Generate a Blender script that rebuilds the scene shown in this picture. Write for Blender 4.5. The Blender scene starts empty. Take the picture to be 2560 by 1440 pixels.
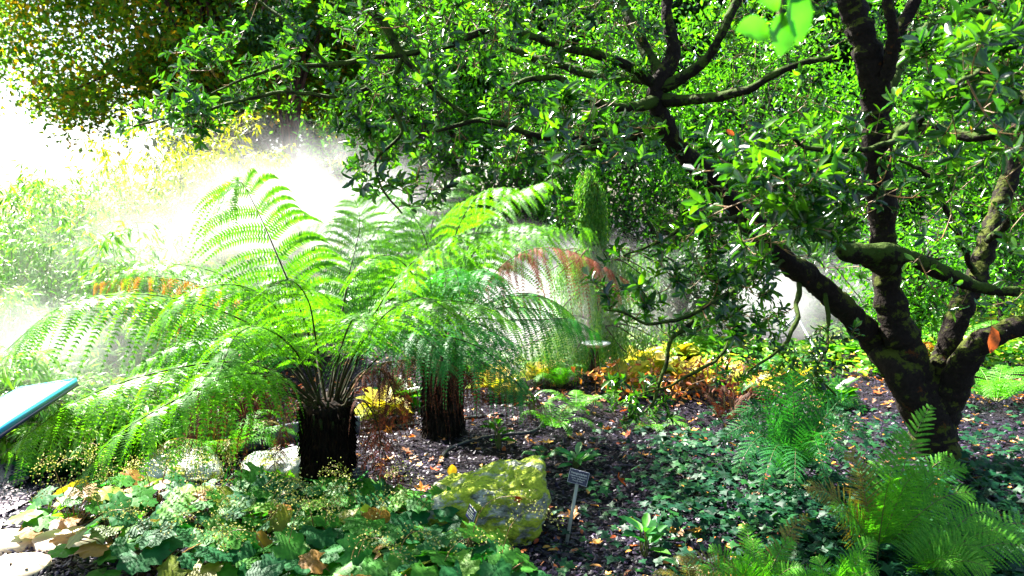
import bpy, math, random
import numpy as np
from mathutils import Vector, noise

R = math.radians
# ------------------------------------------------------------------ camera, sky, sun, exposure
scene = bpy.context.scene
C = scene.collection
CAM_H = 1.6
PITCH = R(5.5)
FPX = 1990.0                      # focal length in pixels of the 2560 px wide photograph (28 mm on 36 mm)
cam = bpy.data.cameras.new("camera"); camo = bpy.data.objects.new("camera", cam); C.objects.link(camo)
camo.location = (0, 0, CAM_H); camo.rotation_euler = (R(90) - PITCH, 0, 0)
cam.lens = 28.0; cam.sensor_width = 36.0; cam.clip_start = 0.05; cam.clip_end = 500
cam.dof.use_dof = True; cam.dof.focus_distance = 4.6; cam.dof.aperture_fstop = 4.0
scene.camera = camo
SUN_EL, SUN_AZ = R(50), R(-48)    # azimuth measured from +Y (view direction) towards +X
w = bpy.data.worlds.new("World"); scene.world = w; w.use_nodes = True
wn = w.node_tree.nodes; bg = wn["Background"]
sky = wn.new("ShaderNodeTexSky"); sky.sky_type = 'NISHITA'; sky.sun_disc = False
sky.sun_elevation = SUN_EL; sky.sun_rotation = SUN_AZ; sky.air_density = 1.0; sky.dust_density = 2.0
w.node_tree.links.new(sky.outputs[0], bg.inputs[0]); bg.inputs[1].default_value = 0.05
sl = bpy.data.lights.new("sun", 'SUN'); sl.energy = 5.0; sl.angle = R(0.5); sl.color = (1.0, 0.95, 0.86)
so = bpy.data.objects.new("sun", sl); C.objects.link(so)
sd = Vector((math.sin(SUN_AZ) * math.cos(SUN_EL), math.cos(SUN_AZ) * math.cos(SUN_EL), math.sin(SUN_EL)))
so.rotation_euler = sd.to_track_quat('Z', 'Y').to_euler(); so.location = (-8, 8, 12)
vs = scene.view_settings
vs.view_transform = 'Standard'; vs.look = 'None'; vs.gamma = 1.0; vs.use_curve_mapping = False
vs.exposure = 2.9
scene.cycles.volume_step_rate = 2.0
scene.cycles.volume_max_steps = 64
scene.cycles.volume_bounces = 1
scene.cycles.max_bounces = 8

# ------------------------------------------------------------------ helpers
def nz(v):
    return v / np.maximum(np.linalg.norm(v, axis=-1, keepdims=True), 1e-9)
cp_, sp_ = math.cos(PITCH), math.sin(PITCH)
def at(px, py, Y):
    """point seen at photograph pixel (px,py) that stands Y metres in front of the camera"""
    u = (px - 1280) / FPX; v = -(py - 720) / FPX
    d = np.array([u, cp_ + v * sp_, -sp_ + v * cp_])
    p = d * (Y / d[1]); p[2] += CAM_H
    return p
def gp(px, py, z=0.0):
    u = (px - 1280) / FPX; v = -(py - 720) / FPX
    d = np.array([u, cp_ + v * sp_, -sp_ + v * cp_])
    p = d * ((z - CAM_H) / d[2]); p[2] += CAM_H
    return p
def proj(P):
    P = np.atleast_2d(P); x = P[:, 0]; y = P[:, 1]; z = P[:, 2] - CAM_H
    dep = y * cp_ - z * sp_; up = y * sp_ + z * cp_
    return 1280 + FPX * x / dep, 720 - FPX * up / dep
def gz(x, y):
    """ground height"""
    return 0.035 * np.sin(x * 1.3 + 0.7) * np.cos(y * 0.9) + 0.02 * np.sin(x * 3.1 + y * 2.3) - 0.01

def tag(o, label=None, cat=None, group=None, kind=None):
    if label: o["label"] = label
    if cat: o["category"] = cat
    if group: o["group"] = group
    if kind: o["kind"] = kind
    return o
def empty(name, loc, label=None, cat=None, group=None):
    o = bpy.data.objects.new(name, None); C.objects.link(o); o.location = tuple(float(a) for a in loc)
    o.empty_display_size = 0.1
    return tag(o, label, cat, group)

class Geo:
    def __init__(s): s.v = []; s.f = []; s.n = 0          # f: (faces array, material index)
    def add(s, V, F, mi=0):
        V = np.asarray(V, float).reshape(-1, 3)
        if not isinstance(F, list): F = [F]
        for q in F:
            q = np.asarray(q, int)
            if len(q): s.f.append((q + s.n, mi))
        s.v.append(V); s.n += len(V)
    def tube(s, P, r, k=6, mi=0, cap=True):
        P = np.asarray(P, float); m = len(P)
        r = np.broadcast_to(np.asarray(r, float), (m,))
        T = nz(np.gradient(P, axis=0))
        a = np.array([0, 0, 1.0]) if abs(T[0][2]) < .9 else np.array([1.0, 0, 0])
        n = nz(np.cross(T[0], a)); N = [n]
        for i in range(1, m):
            n = n - T[i] * np.dot(n, T[i]); n = n / max(np.linalg.norm(n), 1e-9); N.append(n)
        N = np.array(N); B = np.cross(T, N)
        th = np.arange(k) * 2 * math.pi / k
        V = P[:, None] + r[:, None, None] * (np.cos(th)[None, :, None] * N[:, None] + np.sin(th)[None, :, None] * B[:, None])
        i = np.arange(m - 1)[:, None] * k; j = np.arange(k)[None]; j2 = (j + 1) % k
        F = np.stack([i + j, i + j2, i + k + j2, i + k + j], -1).reshape(-1, 4)
        Fs = [F]
        V = V.reshape(-1, 3)
        if cap and r[-1] > 0.004:
            V = np.vstack([V, P[-1] + T[-1] * r[-1] * .3]); c = m * k
            Fs.append(np.stack([(m - 1) * k + np.arange(k), (m - 1) * k + (np.arange(k) + 1) % k, np.full(k, c)], -1))
        s.add(V, Fs, mi)
    def build(s, name, mats, parent=None, smooth=True):
        V = np.concatenate(s.v)
        me = bpy.data.meshes.new(name)
        off = np.zeros(3); q = parent
        while q is not None: off = off + np.array(q.location); q = q.parent
        V = V - off
        me.vertices.add(len(V)); me.vertices.foreach_set("co", V.astype(np.float32).ravel())
        idx = np.concatenate([q.ravel() for q, _ in s.f]); cnt = np.concatenate([np.full(len(q), q.shape[1]) for q, _ in s.f])
        mi = np.concatenate([np.full(len(q), m) for q, m in s.f])
        me.loops.add(len(idx)); me.loops.foreach_set("vertex_index", idx.astype(np.int32))
        me.polygons.add(len(cnt))
        st = np.zeros(len(cnt), np.int32); st[1:] = np.cumsum(cnt)[:-1]
        me.polygons.foreach_set("loop_start", st); me.polygons.foreach_set("material_index", mi.astype(np.int32))
        if smooth: me.polygons.foreach_set("use_smooth", np.ones(len(cnt), bool))
        for m in (mats if isinstance(mats, (list, tuple)) else [mats]): me.materials.append(m)
        me.update(calc_edges=True)
        o = bpy.data.objects.new(name, me); C.objects.link(o)
        if parent is not None: o.parent = parent
        return o

def spline(P, n):
    """Catmull-Rom resample"""
    P = np.asarray(P, float)
    if len(P) == 2: return P[0] + (P[1] - P[0]) * np.linspace(0, 1, n)[:, None]
    Q = np.vstack([2 * P[0] - P[1], P, 2 * P[-1] - P[-2]])
    seg = np.linalg.norm(np.diff(P[:, :3], axis=0), axis=1); cum = np.r_[0, np.cumsum(seg)]
    t = np.linspace(0, cum[-1], n); k = np.clip(np.searchsorted(cum, t, side='right') - 1, 0, len(P) - 2)
    u = ((t - cum[k]) / np.maximum(seg[k], 1e-9))[:, None]
    p0, p1, p2, p3 = Q[k], Q[k + 1], Q[k + 2], Q[k + 3]
    return 0.5 * (2 * p1 + (p2 - p0) * u + (2 * p0 - 5 * p1 + 4 * p2 - p3) * u ** 2 + (3 * p1 - p0 - 3 * p2 + p3) * u ** 3)

# leaf templates: x along, y side, z up; lists of faces
def tpl_leaf():
    t = np.array([0, .22, .52, .8, 1.0]); wd = np.array([0, .36, .5, .34, 0]); zz = -0.10 * t ** 2
    V = [(t[i], 0, zz[i]) for i in range(5)] + [(t[i], wd[i], zz[i] + .10) for i in (1, 2, 3)] + [(t[i], -wd[i], zz[i] + .10) for i in (1, 2, 3)]
    T = [(0, 1, 5), (3, 4, 7), (0, 8, 1), (3, 10, 4)]
    Q = [(1, 2, 6, 5), (2, 3, 7, 6), (1, 8, 9, 2), (2, 9, 10, 3)]
    return np.array(V), [np.array(T), np.array(Q)]
def tpl_simple():
    V = [(0, 0, 0), (.5, .5, .08), (1, 0, -.08), (.5, -.5, .08)]
    return np.array(V), [np.array([(0, 2, 1), (0, 3, 2)])]
def tpl_lance():
    V = [(0, 0, 0), (.35, .5, .05), (.35, -.5, .05), (.7, .35, -.02), (.7, -.35, -.02), (1, 0, -.14)]
    return np.array(V), [np.array([(0, 2, 1), (3, 4, 5)]), np.array([(1, 2, 4, 3)])]
def tpl_fan(outline, cup=.1, seed=0, rip=.03):
    rg = np.random.default_rng(seed); k = len(outline)
    O = np.array(outline); V = [(0.0, 0.0, 0.0)]
    for s, zc in ((.5, cup * .3), (1.0, cup)):
        for i, (x, y) in enumerate(O):
            V.append((x * s, y * s, zc * (x * x + y * y) * 1.6 + rg.normal(0, rip) * s))
    T = [(0, 1 + i, 1 + (i + 1) % k) for i in range(k)]
    Q = [(1 + i, 1 + k + i, 1 + k + (i + 1) % k, 1 + (i + 1) % k) for i in range(k)]
    return np.array(V), [np.array(T), np.array(Q)]
LEAF, SIMPLE, LANCE = tpl_leaf(), tpl_simple(), tpl_lance()
def lobed(nl=7, k=28, depth=.13):
    o = []
    for i in range(k):
        a = -math.pi + 2 * math.pi * (i + .5) / k
        r = .5 * (1 + depth * math.cos(nl * a)) + .02 * (-1) ** i
        if abs(abs(a) - math.pi) < .35: r *= .45
        o.append((r * math.cos(a), r * math.sin(a) * 1.02))
    return o
def ivyo():
    rs = [.12, .42, .28, .5, .3, .34, .62, .34, .3, .5, .28, .42]
    an = [180, 215, 245, 275, 305, 335, 0, 25, 55, 85, 115, 145]
    return [(r * math.cos(R(a)), r * math.sin(R(a))) for r, a in zip(rs, an)]
LOBED = [tpl_fan(lobed(7, 28, .12), cup=-.12, seed=s, rip=.022) for s in range(4)]
IVY = tpl_fan(ivyo(), cup=-.1, seed=3, rip=.02)
def maple():
    o = []
    for i in range(20):
        a = -math.pi + 2 * math.pi * i / 20
        r = (.5 if i % 4 == 2 else .24 if i % 4 == 0 else .33)
        o.append((r * math.cos(a), r * math.sin(a)))
    return o
MAPLE = tpl_fan(maple(), cup=.35, seed=5, rip=.05)

def scatter(geo, tpl, P, D, N, L, W, mi=0):
    """copies of a leaf template; P base, D direction, N normal"""
    V, F = tpl; n = len(P)
    D = nz(D); S = nz(np.cross(N, D)); U = np.cross(D, S)
    L = np.broadcast_to(L, (n,)); W = np.broadcast_to(W, (n,))
    A = P[:, None] + D[:, None] * (V[None, :, 0:1] * L[:, None, None]) + S[:, None] * (V[None, :, 1:2] * W[:, None, None]) + U[:, None] * (V[None, :, 2:3] * L[:, None, None])
    k = len(V)
    Fs = [(f[None] + (np.arange(n) * k)[:, None, None]).reshape(-1, f.shape[1]) for f in F]
    geo.add(A.reshape(-1, 3), Fs, mi)
def rdir(rg, n):
    return nz(rg.normal(size=(n, 3)))

# ------------------------------------------------------------------ materials
def mat(name):
    m = bpy.data.materials.new(name); m.use_nodes = True
    nt = m.node_tree; return m, nt, nt.nodes, nt.links, nt.nodes["Principled BSDF"]
def ramp(nd, stops):
    r = nd.new("ShaderNodeValToRGB"); el = r.color_ramp.elements
    while len(el) < len(stops): el.new(0.5)
    for e, (p, c) in zip(el, stops): e.position = p; e.color = (*c, 1)
    return r
def leaf_mat(name, cols, rough=.35, trans=.35, spec=.5, vein=0.0, tint=(1.5, 1.5, .6), nscale=30):
    m, nt, nd, lk, b = mat(name)
    g = nd.new("ShaderNodeNewGeometry")
    r = ramp(nd, [(i / max(1, len(cols) - 1), c) for i, c in enumerate(cols)])
    lk.new(g.outputs["Random Per Island"], r.inputs[0])
    tc = nd.new("ShaderNodeTexCoord"); n = nd.new("ShaderNodeTexNoise"); n.inputs["Scale"].default_value = nscale; n.inputs["Detail"].default_value = 3
    lk.new(tc.outputs["Object"], n.inputs["Vector"])
    hs = nd.new("ShaderNodeHueSaturation"); mr = nd.new("ShaderNodeMapRange")
    mr.inputs[1].default_value = .3; mr.inputs[2].default_value = .7; mr.inputs[3].default_value = .7; mr.inputs[4].default_value = 1.3
    lk.new(n.outputs["Fac"], mr.inputs[0]); lk.new(mr.outputs[0], hs.inputs["Value"]); lk.new(r.outputs[0], hs.inputs["Color"])
    lk.new(hs.outputs[0], b.inputs["Base Color"])
    b.inputs["Roughness"].default_value = rough; b.inputs["Specular IOR Level"].default_value = spec
    tr = nd.new("ShaderNodeBsdfTranslucent"); mx = nd.new("ShaderNodeMixShader"); mul = nd.new("ShaderNodeMix")
    mul.data_type = 'RGBA'; mul.blend_type = 'MULTIPLY'; mul.inputs[0].default_value = 1; mul.inputs[7].default_value = (*tint, 1)
    lk.new(hs.outputs[0], mul.inputs[6]); lk.new(mul.outputs[2], tr.inputs[0])
    mx.inputs[0].default_value = trans
    out = nd["Material Output"]; lk.new(b.outputs[0], mx.inputs[1]); lk.new(tr.outputs[0], mx.inputs[2]); lk.new(mx.outputs[0], out.inputs[0])
    if vein > 0:
        bp = nd.new("ShaderNodeBump"); bp.inputs["Strength"].default_value = vein; bp.inputs["Distance"].default_value = .01
        v = nd.new("ShaderNodeTexVoronoi"); v.inputs["Scale"].default_value = 60; v.feature = 'DISTANCE_TO_EDGE'
        lk.new(tc.outputs["Object"], v.inputs["Vector"]); lk.new(v.outputs["Distance"], bp.inputs["Height"]); lk.new(bp.outputs[0], b.inputs["Normal"])
    return m
def solid(name, col, rough=.5, metal=0.0, col2=None, scale=20, bump=0.0, spec=.5, detail=5, stops=(.4, .6), stretch=None):
    m, nt, nd, lk, b = mat(name)
    b.inputs["Roughness"].default_value = rough; b.inputs["Metallic"].default_value = metal; b.inputs["Specular IOR Level"].default_value = spec
    tc = nd.new("ShaderNodeTexCoord"); n = nd.new("ShaderNodeTexNoise"); n.inputs["Scale"].default_value = scale; n.inputs["Detail"].default_value = detail
    if stretch:
        mp = nd.new("ShaderNodeMapping"); mp.inputs["Scale"].default_value = stretch
        lk.new(tc.outputs["Object"], mp.inputs[0]); lk.new(mp.outputs[0], n.inputs["Vector"])
    else: lk.new(tc.outputs["Object"], n.inputs["Vector"])
    r = ramp(nd, [(stops[0], col), (stops[1], col2 or tuple(c * .75 for c in col))]); lk.new(n.outputs["Fac"], r.inputs[0]); lk.new(r.outputs[0], b.inputs["Base Color"])
    if bump:
        bp = nd.new("ShaderNodeBump"); bp.inputs["Strength"].default_value = bump; bp.inputs["Distance"].default_value = .02
        lk.new(n.outputs["Fac"], bp.inputs["Height"]); lk.new(bp.outputs[0], b.inputs["Normal"])
    return m
def bark_mat(name, base, moss, mossamt, orange=None):
    m, nt, nd, lk, b = mat(name)
    tc = nd.new("ShaderNodeTexCoord")
    n1 = nd.new("ShaderNodeTexNoise"); n1.inputs["Scale"].default_value = 40; n1.inputs["Detail"].default_value = 8
    n2 = nd.new("ShaderNodeTexNoise"); n2.inputs["Scale"].default_value = 9; n2.inputs["Detail"].default_value = 9; n2.inputs["Roughness"].default_value = .75
    for n in (n1, n2): lk.new(tc.outputs["Object"], n.inputs["Vector"])
    r1 = ramp(nd, [(.35, tuple(c * .45 for c in base)), (.7, base)]); lk.new(n1.outputs["Fac"], r1.inputs[0])
    g = nd.new("ShaderNodeNewGeometry"); sx = nd.new("ShaderNodeSeparateXYZ"); lk.new(g.outputs["True Normal"], sx.inputs[0])
    ma = nd.new("ShaderNodeMath"); ma.operation = 'MULTIPLY_ADD'; ma.inputs[1].default_value = .12; lk.new(sx.outputs["Z"], ma.inputs[0]); lk.new(n2.outputs["Fac"], ma.inputs[2])
    r2 = ramp(nd, [(.62 - mossamt, (0, 0, 0)), (.66 - mossamt, (1, 1, 1))]); lk.new(ma.outputs[0], r2.inputs[0])
    mx = nd.new("ShaderNodeMix"); mx.data_type = 'RGBA'; lk.new(r2.outputs[0], mx.inputs[0]); lk.new(r1.outputs[0], mx.inputs[6]); mx.inputs[7].default_value = (*moss, 1)
    last = mx
    if orange:
        n3 = nd.new("ShaderNodeTexNoise"); n3.inputs["Scale"].default_value = 8; n3.inputs["Detail"].default_value = 10; n3.inputs["Roughness"].default_value = .8
        lk.new(tc.outputs["Object"], n3.inputs["Vector"])
        r3 = ramp(nd, [(.60, (0, 0, 0)), (.63, (1, 1, 1))]); lk.new(n3.outputs["Fac"], r3.inputs[0])
        m2 = nd.new("ShaderNodeMix"); m2.data_type = 'RGBA'; lk.new(r3.outputs[0], m2.inputs[0]); lk.new(mx.outputs[2], m2.inputs[6]); m2.inputs[7].default_value = (*orange, 1); last = m2
    lk.new(last.outputs[2], b.inputs["Base Color"]); b.inputs["Roughness"].default_value = .9; b.inputs["Specular IOR Level"].default_value = .2
    bp = nd.new("ShaderNodeBump"); bp.inputs["Strength"].default_value = .9; bp.inputs["Distance"].default_value = .015
    lk.new(n1.outputs["Fac"], bp.inputs["Height"]); lk.new(bp.outputs[0], b.inputs["Normal"])
    return m

M = {}
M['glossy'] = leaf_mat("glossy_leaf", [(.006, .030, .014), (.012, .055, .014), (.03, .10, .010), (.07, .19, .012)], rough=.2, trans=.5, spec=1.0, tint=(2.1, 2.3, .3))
M['glossy_pale'] = leaf_mat("bright_leaf", [(.03, .16, .01), (.05, .24, .012), (.08, .30, .02), (.10, .34, .03)], rough=.28, trans=.45, spec=.55, tint=(1.3, 1.8, .4))  # paler green for the hanging sprig
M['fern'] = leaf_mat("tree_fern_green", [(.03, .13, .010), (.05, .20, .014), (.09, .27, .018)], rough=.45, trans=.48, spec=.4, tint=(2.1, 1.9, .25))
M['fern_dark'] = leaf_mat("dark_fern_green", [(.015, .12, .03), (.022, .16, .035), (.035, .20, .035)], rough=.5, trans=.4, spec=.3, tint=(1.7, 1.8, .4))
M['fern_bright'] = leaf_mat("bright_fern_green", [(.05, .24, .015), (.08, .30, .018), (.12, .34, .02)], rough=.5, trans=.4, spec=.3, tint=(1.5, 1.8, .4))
M['fern_yellow'] = leaf_mat("yellowing_fern", [(.16, .22, .02), (.25, .22, .02), (.2, .1, .015), (.12, .22, .02)], rough=.5, trans=.4, tint=(1.5, 1.4, .4))
M['fern_dead'] = leaf_mat("withered_fern", [(.03, .010, .007), (.06, .02, .012), (.12, .042, .02)], rough=.7, trans=.25, spec=.2, tint=(1.8, 1.1, .7))
M['fern_rust'] = leaf_mat("rust_fern", [(.18, .05, .03), (.2, .07, .05), (.25, .11, .08)], rough=.7, trans=.35, spec=.2, tint=(1.5, 1.1, .8))
M['fern_gold'] = leaf_mat("gold_fern", [(.5, .25, .02), (.4, .1, .01), (.55, .35, .03)], rough=.6, trans=.4, spec=.2, tint=(1.4, 1.1, .5))
M['bamboo'] = leaf_mat("bamboo_green", [(.06, .22, .02), (.12, .32, .03), (.2, .38, .04)], rough=.4, trans=.45, tint=(1.5, 1.6, .4))
M['bamboo_yel'] = leaf_mat("bamboo_yellow", [(.22, .36, .015), (.34, .44, .02), (.48, .46, .025)], rough=.45, trans=.45, tint=(1.4, 1.3, .4))
M['autumn'] = leaf_mat("autumn_tree_leaf", [(.06, .20, .02), (.08, .26, .02), (.12, .30, .02), (.22, .30, .02), (.55, .28, .015)], rough=.45, trans=.72, tint=(1.5, 1.4, .5), nscale=2)
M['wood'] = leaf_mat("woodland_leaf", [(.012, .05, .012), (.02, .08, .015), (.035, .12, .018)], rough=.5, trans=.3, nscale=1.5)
M['wood_lit'] = leaf_mat("sunlit_leaf", [(.03, .12, .010), (.055, .20, .012), (.10, .29, .016)], rough=.25, trans=.55, spec=.8, tint=(1.5, 1.8, .4), nscale=3)  # brighter copy of the woodland green, with sunlight put into the colour
M['broad'] = leaf_mat("broad_leaf_green", [(.010, .085, .03), (.018, .13, .025), (.05, .20, .018), (.12, .28, .018)], rough=.5, trans=.35, spec=.18, vein=.1, tint=(1.5, 2, .4))
M['broad_yel'] = leaf_mat("broad_leaf_yellow", [(.08, .18, .015), (.22, .25, .015), (.30, .16, .02), (.20, .07, .02), (.30, .28, .02)], rough=.45, trans=.4, spec=.3, vein=.1, tint=(1.3, 1.3, .4))
M['broad_yel2'] = leaf_mat("big_yellow_leaf", [(.42, .5, .03), (.5, .5, .03)], rough=.45, trans=.35, spec=.3, tint=(1.2, 1.2, .4), nscale=9)
M['ivy'] = leaf_mat("ivy_leaf", [(.003, .03, .014), (.004, .045, .02), (.006, .06, .018), (.015, .09, .015)], rough=.5, trans=.2, spec=.2)
M['hosta_yel'] = leaf_mat("yellow_hosta_leaf", [(.35, .42, .02), (.55, .5, .03), (.6, .45, .04), (.2, .4, .03)], rough=.45, trans=.4, tint=(1.2, 1.2, .4))
M['cream'] = leaf_mat("cream_flower", [(.30, .38, .03), (.5, .5, .10), (.65, .6, .3)], rough=.6, trans=.3, tint=(1, 1, .8))
M['litter'] = leaf_mat("fallen_leaf", [(.35, .06, .015), (.5, .14, .015), (.6, .32, .03), (.22, .07, .03), (.45, .28, .16)], rough=.5, trans=.15, tint=(1.2, 1, .7))
M['chip'] = leaf_mat("mulch_chip", [(.004, .004, .008), (.008, .006, .018), (.017, .011, .032), (.055, .036, .075)], rough=.45, trans=0.0, spec=.3)
M['weep'] = leaf_mat("conifer_thread", [(.04, .18, .02), (.09, .28, .025), (.2, .34, .03)], rough=.5, trans=.35, tint=(1.4, 1.5, .4))
M['stem_g'] = solid("frond_stem_green", (.07, .12, .02), rough=.45, col2=(.1, .07, .02), scale=30)
M['stem_d'] = solid("frond_stem_dark", (.012, .022, .004), rough=.7, spec=.15, col2=(.03, .02, .01), scale=40)
M['stem_b'] = solid("dry_stem", (.14, .08, .03), rough=.7, col2=(.2, .1, .03), scale=30)
M['stem_r'] = solid("red_twig", (.22, .11, .03), rough=.5, col2=(.12, .09, .03), scale=14)
M['culm'] = solid("bamboo_culm", (.12, .16, .03), rough=.4, col2=(.2, .17, .04), scale=6)
M['bark'] = bark_mat("mossy_bark", (.018, .012, .009), (.05, .065, .006), .07, orange=(.07, .024, .004))
M['bark_moss'] = bark_mat("very_mossy_bark", (.016, .012, .007), (.035, .065, .006), .16)
M['bark_red'] = solid("red_brown_bark", (.10, .035, .02), rough=.9, col2=(.03, .014, .01), scale=6, bump=.6, stretch=(6, 6, 1))
M['bark_far'] = solid("dark_bark", (.03, .022, .015), rough=.9, col2=(.06, .045, .03), scale=8, bump=.5)
M['fibre'] = solid("tree_fern_fibre", (.008, .006, .005), rough=.95, col2=(.035, .018, .01), scale=22, bump=1.0, spec=.1, detail=9, stretch=(2, 2, .5), stops=(.45, .75))
M['fibre2'] = solid("grey_tree_fern_fibre", (.010, .008, .007), rough=.95, col2=(.07, .05, .04), scale=26, bump=1.0, spec=.1, detail=9, stretch=(3, 3, .4), stops=(.45, .75))
M['hose'] = solid("black_hose", (.015, .017, .025), rough=.35, spec=.6)
M['black_plate'] = solid("black_plate", (.008, .008, .02), rough=.4, col2=(.015, .015, .035), scale=50)
M['blue_plate'] = solid("blue_black_plate", (.008, .006, .05), rough=.35, col2=(.015, .01, .09), scale=50)
M['plate_edge'] = solid("plate_edge", (.55, .55, .6), rough=.4, scale=30)
M['letter'] = solid("engraved_lettering", (.75, .74, .6), rough=.5, scale=80)
M['stake'] = solid("grey_metal_stake", (.36, .36, .27), rough=.45, col2=(.28, .30, .24), scale=12)
M['white_paint'] = solid("white_panel", (.8, .8, .8), rough=.3, col2=(.76, .77, .78), scale=3)
M['cyan_paint'] = solid("cyan_frame", (.02, .30, .45), rough=.35, col2=(.02, .26, .42), scale=8)
M['navy'] = solid("navy_edge", (.004, .008, .04), rough=.4, scale=8)
M['metal'] = solid("brushed_metal", (.5, .5, .58), rough=.4, metal=.3, scale=20)
M['white_matt'] = solid("white_enamel", (.8, .8, .8), rough=.35, scale=5)
M['edging'] = solid("grey_edging", (.10, .11, .15), rough=.6, col2=(.06, .07, .10), scale=12)

def ground_mat():
    m, nt, nd, lk, b = mat("bark_mulch_ground")
    tc = nd.new("ShaderNodeTexCoord")
    n = nd.new("ShaderNodeTexNoise"); n.inputs["Scale"].default_value = 55; n.inputs["Detail"].default_value = 10
    n2 = nd.new("ShaderNodeTexNoise"); n2.inputs["Scale"].default_value = .9; n2.inputs["Detail"].default_value = 6
    lk.new(tc.outputs["Object"], n.inputs["Vector"]); lk.new(tc.outputs["Object"], n2.inputs["Vector"])
    r = ramp(nd, [(.35, (.004, .004, .006)), (.55, (.009, .007, .015)), (.72, (.026, .019, .028))]); lk.new(n.outputs["Fac"], r.inputs[0])
    r2 = ramp(nd, [(.45, (0, 0, 0)), (.62, (1, 1, 1))]); lk.new(n2.outputs["Fac"], r2.inputs[0])
    mx = nd.new("ShaderNodeMix"); mx.data_type = 'RGBA'; mx.blend_type = 'MULTIPLY'; mx.inputs[7].default_value = (1.5, 1.1, .8, 1)
    lk.new(r2.outputs[0], mx.inputs[0]); lk.new(r.outputs[0], mx.inputs[6]); lk.new(mx.outputs[2], b.inputs["Base Color"])
    b.inputs["Roughness"].default_value = .9; b.inputs["Specular IOR Level"].default_value = .15
    bp = nd.new("ShaderNodeBump"); bp.inputs["Strength"].default_value = 1; bp.inputs["Distance"].default_value = .03
    lk.new(n.outputs["Fac"], bp.inputs["Height"]); lk.new(bp.outputs[0], b.inputs["Normal"])
    return m
M['ground'] = ground_mat()
M['gravel'] = solid("gravel_path", (.30, .25, .26), rough=.9, col2=(.12, .09, .11), scale=70, bump=.6, detail=8, stops=(.35, .65))
M['slab'] = solid("sandstone_paving", (.62, .52, .36), rough=.8, col2=(.5, .4, .28), scale=9, bump=.3)
def rock_mat(name, greens, greys, thr=.5):
    m, nt, nd, lk, b = mat(name)
    tc = nd.new("ShaderNodeTexCoord")
    mp = nd.new("ShaderNodeMapping"); mp.inputs["Scale"].default_value = (1, 1, 1.9); mp.inputs["Rotation"].default_value = (0, R(-14), 0); lk.new(tc.outputs["Object"], mp.inputs[0])
    n1 = nd.new("ShaderNodeTexNoise"); n1.inputs["Scale"].default_value = 7; n1.inputs["Detail"].default_value = 10; n1.inputs["Roughness"].default_value = .7; n1.inputs["Distortion"].default_value = .6
    n2 = nd.new("ShaderNodeTexNoise"); n2.inputs["Scale"].default_value = 18; n2.inputs["Detail"].default_value = 10; n2.inputs["Roughness"].default_value = .75
    n3 = nd.new("ShaderNodeTexNoise"); n3.inputs["Scale"].default_value = 4; n3.inputs["Detail"].default_value = 6
    lk.new(mp.outputs[0], n1.inputs["Vector"]); lk.new(mp.outputs[0], n2.inputs["Vector"]); lk.new(tc.outputs["Object"], n3.inputs["Vector"])
    ra = ramp(nd, [(.32, greens[0]), (.5, greens[1]), (.68, greens[2])]); lk.new(n2.outputs["Fac"], ra.inputs[0])
    rb = ramp(nd, [(.32, greys[0]), (.5, greys[1]), (.62, greys[2])]); lk.new(n2.outputs["Fac"], rb.inputs[0])
    rf = ramp(nd, [(thr - .03, (0, 0, 0)), (thr + .03, (1, 1, 1))]); lk.new(n1.outputs["Fac"], rf.inputs[0])
    mx = nd.new("ShaderNodeMix"); mx.data_type = 'RGBA'; lk.new(rf.outputs[0], mx.inputs[0]); lk.new(rb.outputs[0], mx.inputs[6]); lk.new(ra.outputs[0], mx.inputs[7])
    lk.new(mx.outputs[2], b.inputs["Base Color"]); b.inputs["Roughness"].default_value = .75
    bp = nd.new("ShaderNodeBump"); bp.inputs["Strength"].default_value = .8; bp.inputs["Distance"].default_value = .03
    lk.new(n2.outputs["Fac"], bp.inputs["Height"]); lk.new(bp.outputs[0], b.inputs["Normal"])
    return m
M['rock'] = rock_mat("sunlit_mossy_rock", [(.02, .035, .004), (.34, .44, .015), (.68, .70, .05)], [(.02, .025, .015), (.28, .30, .24), (.62, .62, .54)], .46)  # moss and stone lightened in place of sun, crevice shade in dark stops
M['rock_pale'] = rock_mat("sunlit_pale_rock", [(.4, .43, .03), (.6, .6, .04), (.65, .62, .08)], [(.3, .3, .28), (.65, .65, .62), (.78, .78, .76)], .56)  # pale stone, colour lightened to stand in for sunlit patches

# ------------------------------------------------------------------ the ground
def grid_sheet(name, x0, x1, y0, y1, nx, ny, m, dz=0.0):
    xs = np.linspace(x0, x1, nx); ys = np.linspace(y0, y1, ny); X, Y = np.meshgrid(xs, ys)
    Z = gz(X, Y) + dz
    V = np.stack([X, Y, Z], -1).reshape(-1, 3)
    i = np.arange(ny - 1)[:, None] * nx + np.arange(nx - 1)[None]; i = i.ravel()
    g = Geo(); g.add(V, np.stack([i, i + 1, i + nx + 1, i + nx], -1)); return g.build(name, m)
g = Geo()
# one sheet: fine near the camera, coarse to the horizon
xs = np.r_[np.linspace(-150, -12, 18)[:-1], np.linspace(-12, 12, 161), np.linspace(12, 150, 18)[1:]]
ys = np.r_[np.linspace(-30, 0, 6)[:-1], np.linspace(0, 16, 121), np.linspace(16, 200, 24)[1:]]
X, Y = np.meshgrid(xs, ys); Z = gz(X, Y)
nx = len(xs); i = (np.arange(len(ys) - 1)[:, None] * nx + np.arange(nx - 1)[None]).ravel()
g.add(np.stack([X, Y, Z], -1).reshape(-1, 3), np.stack([i, i + 1, i + nx + 1, i + nx], -1))
tag(g.build("ground", M['ground']), kind="structure")
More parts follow.
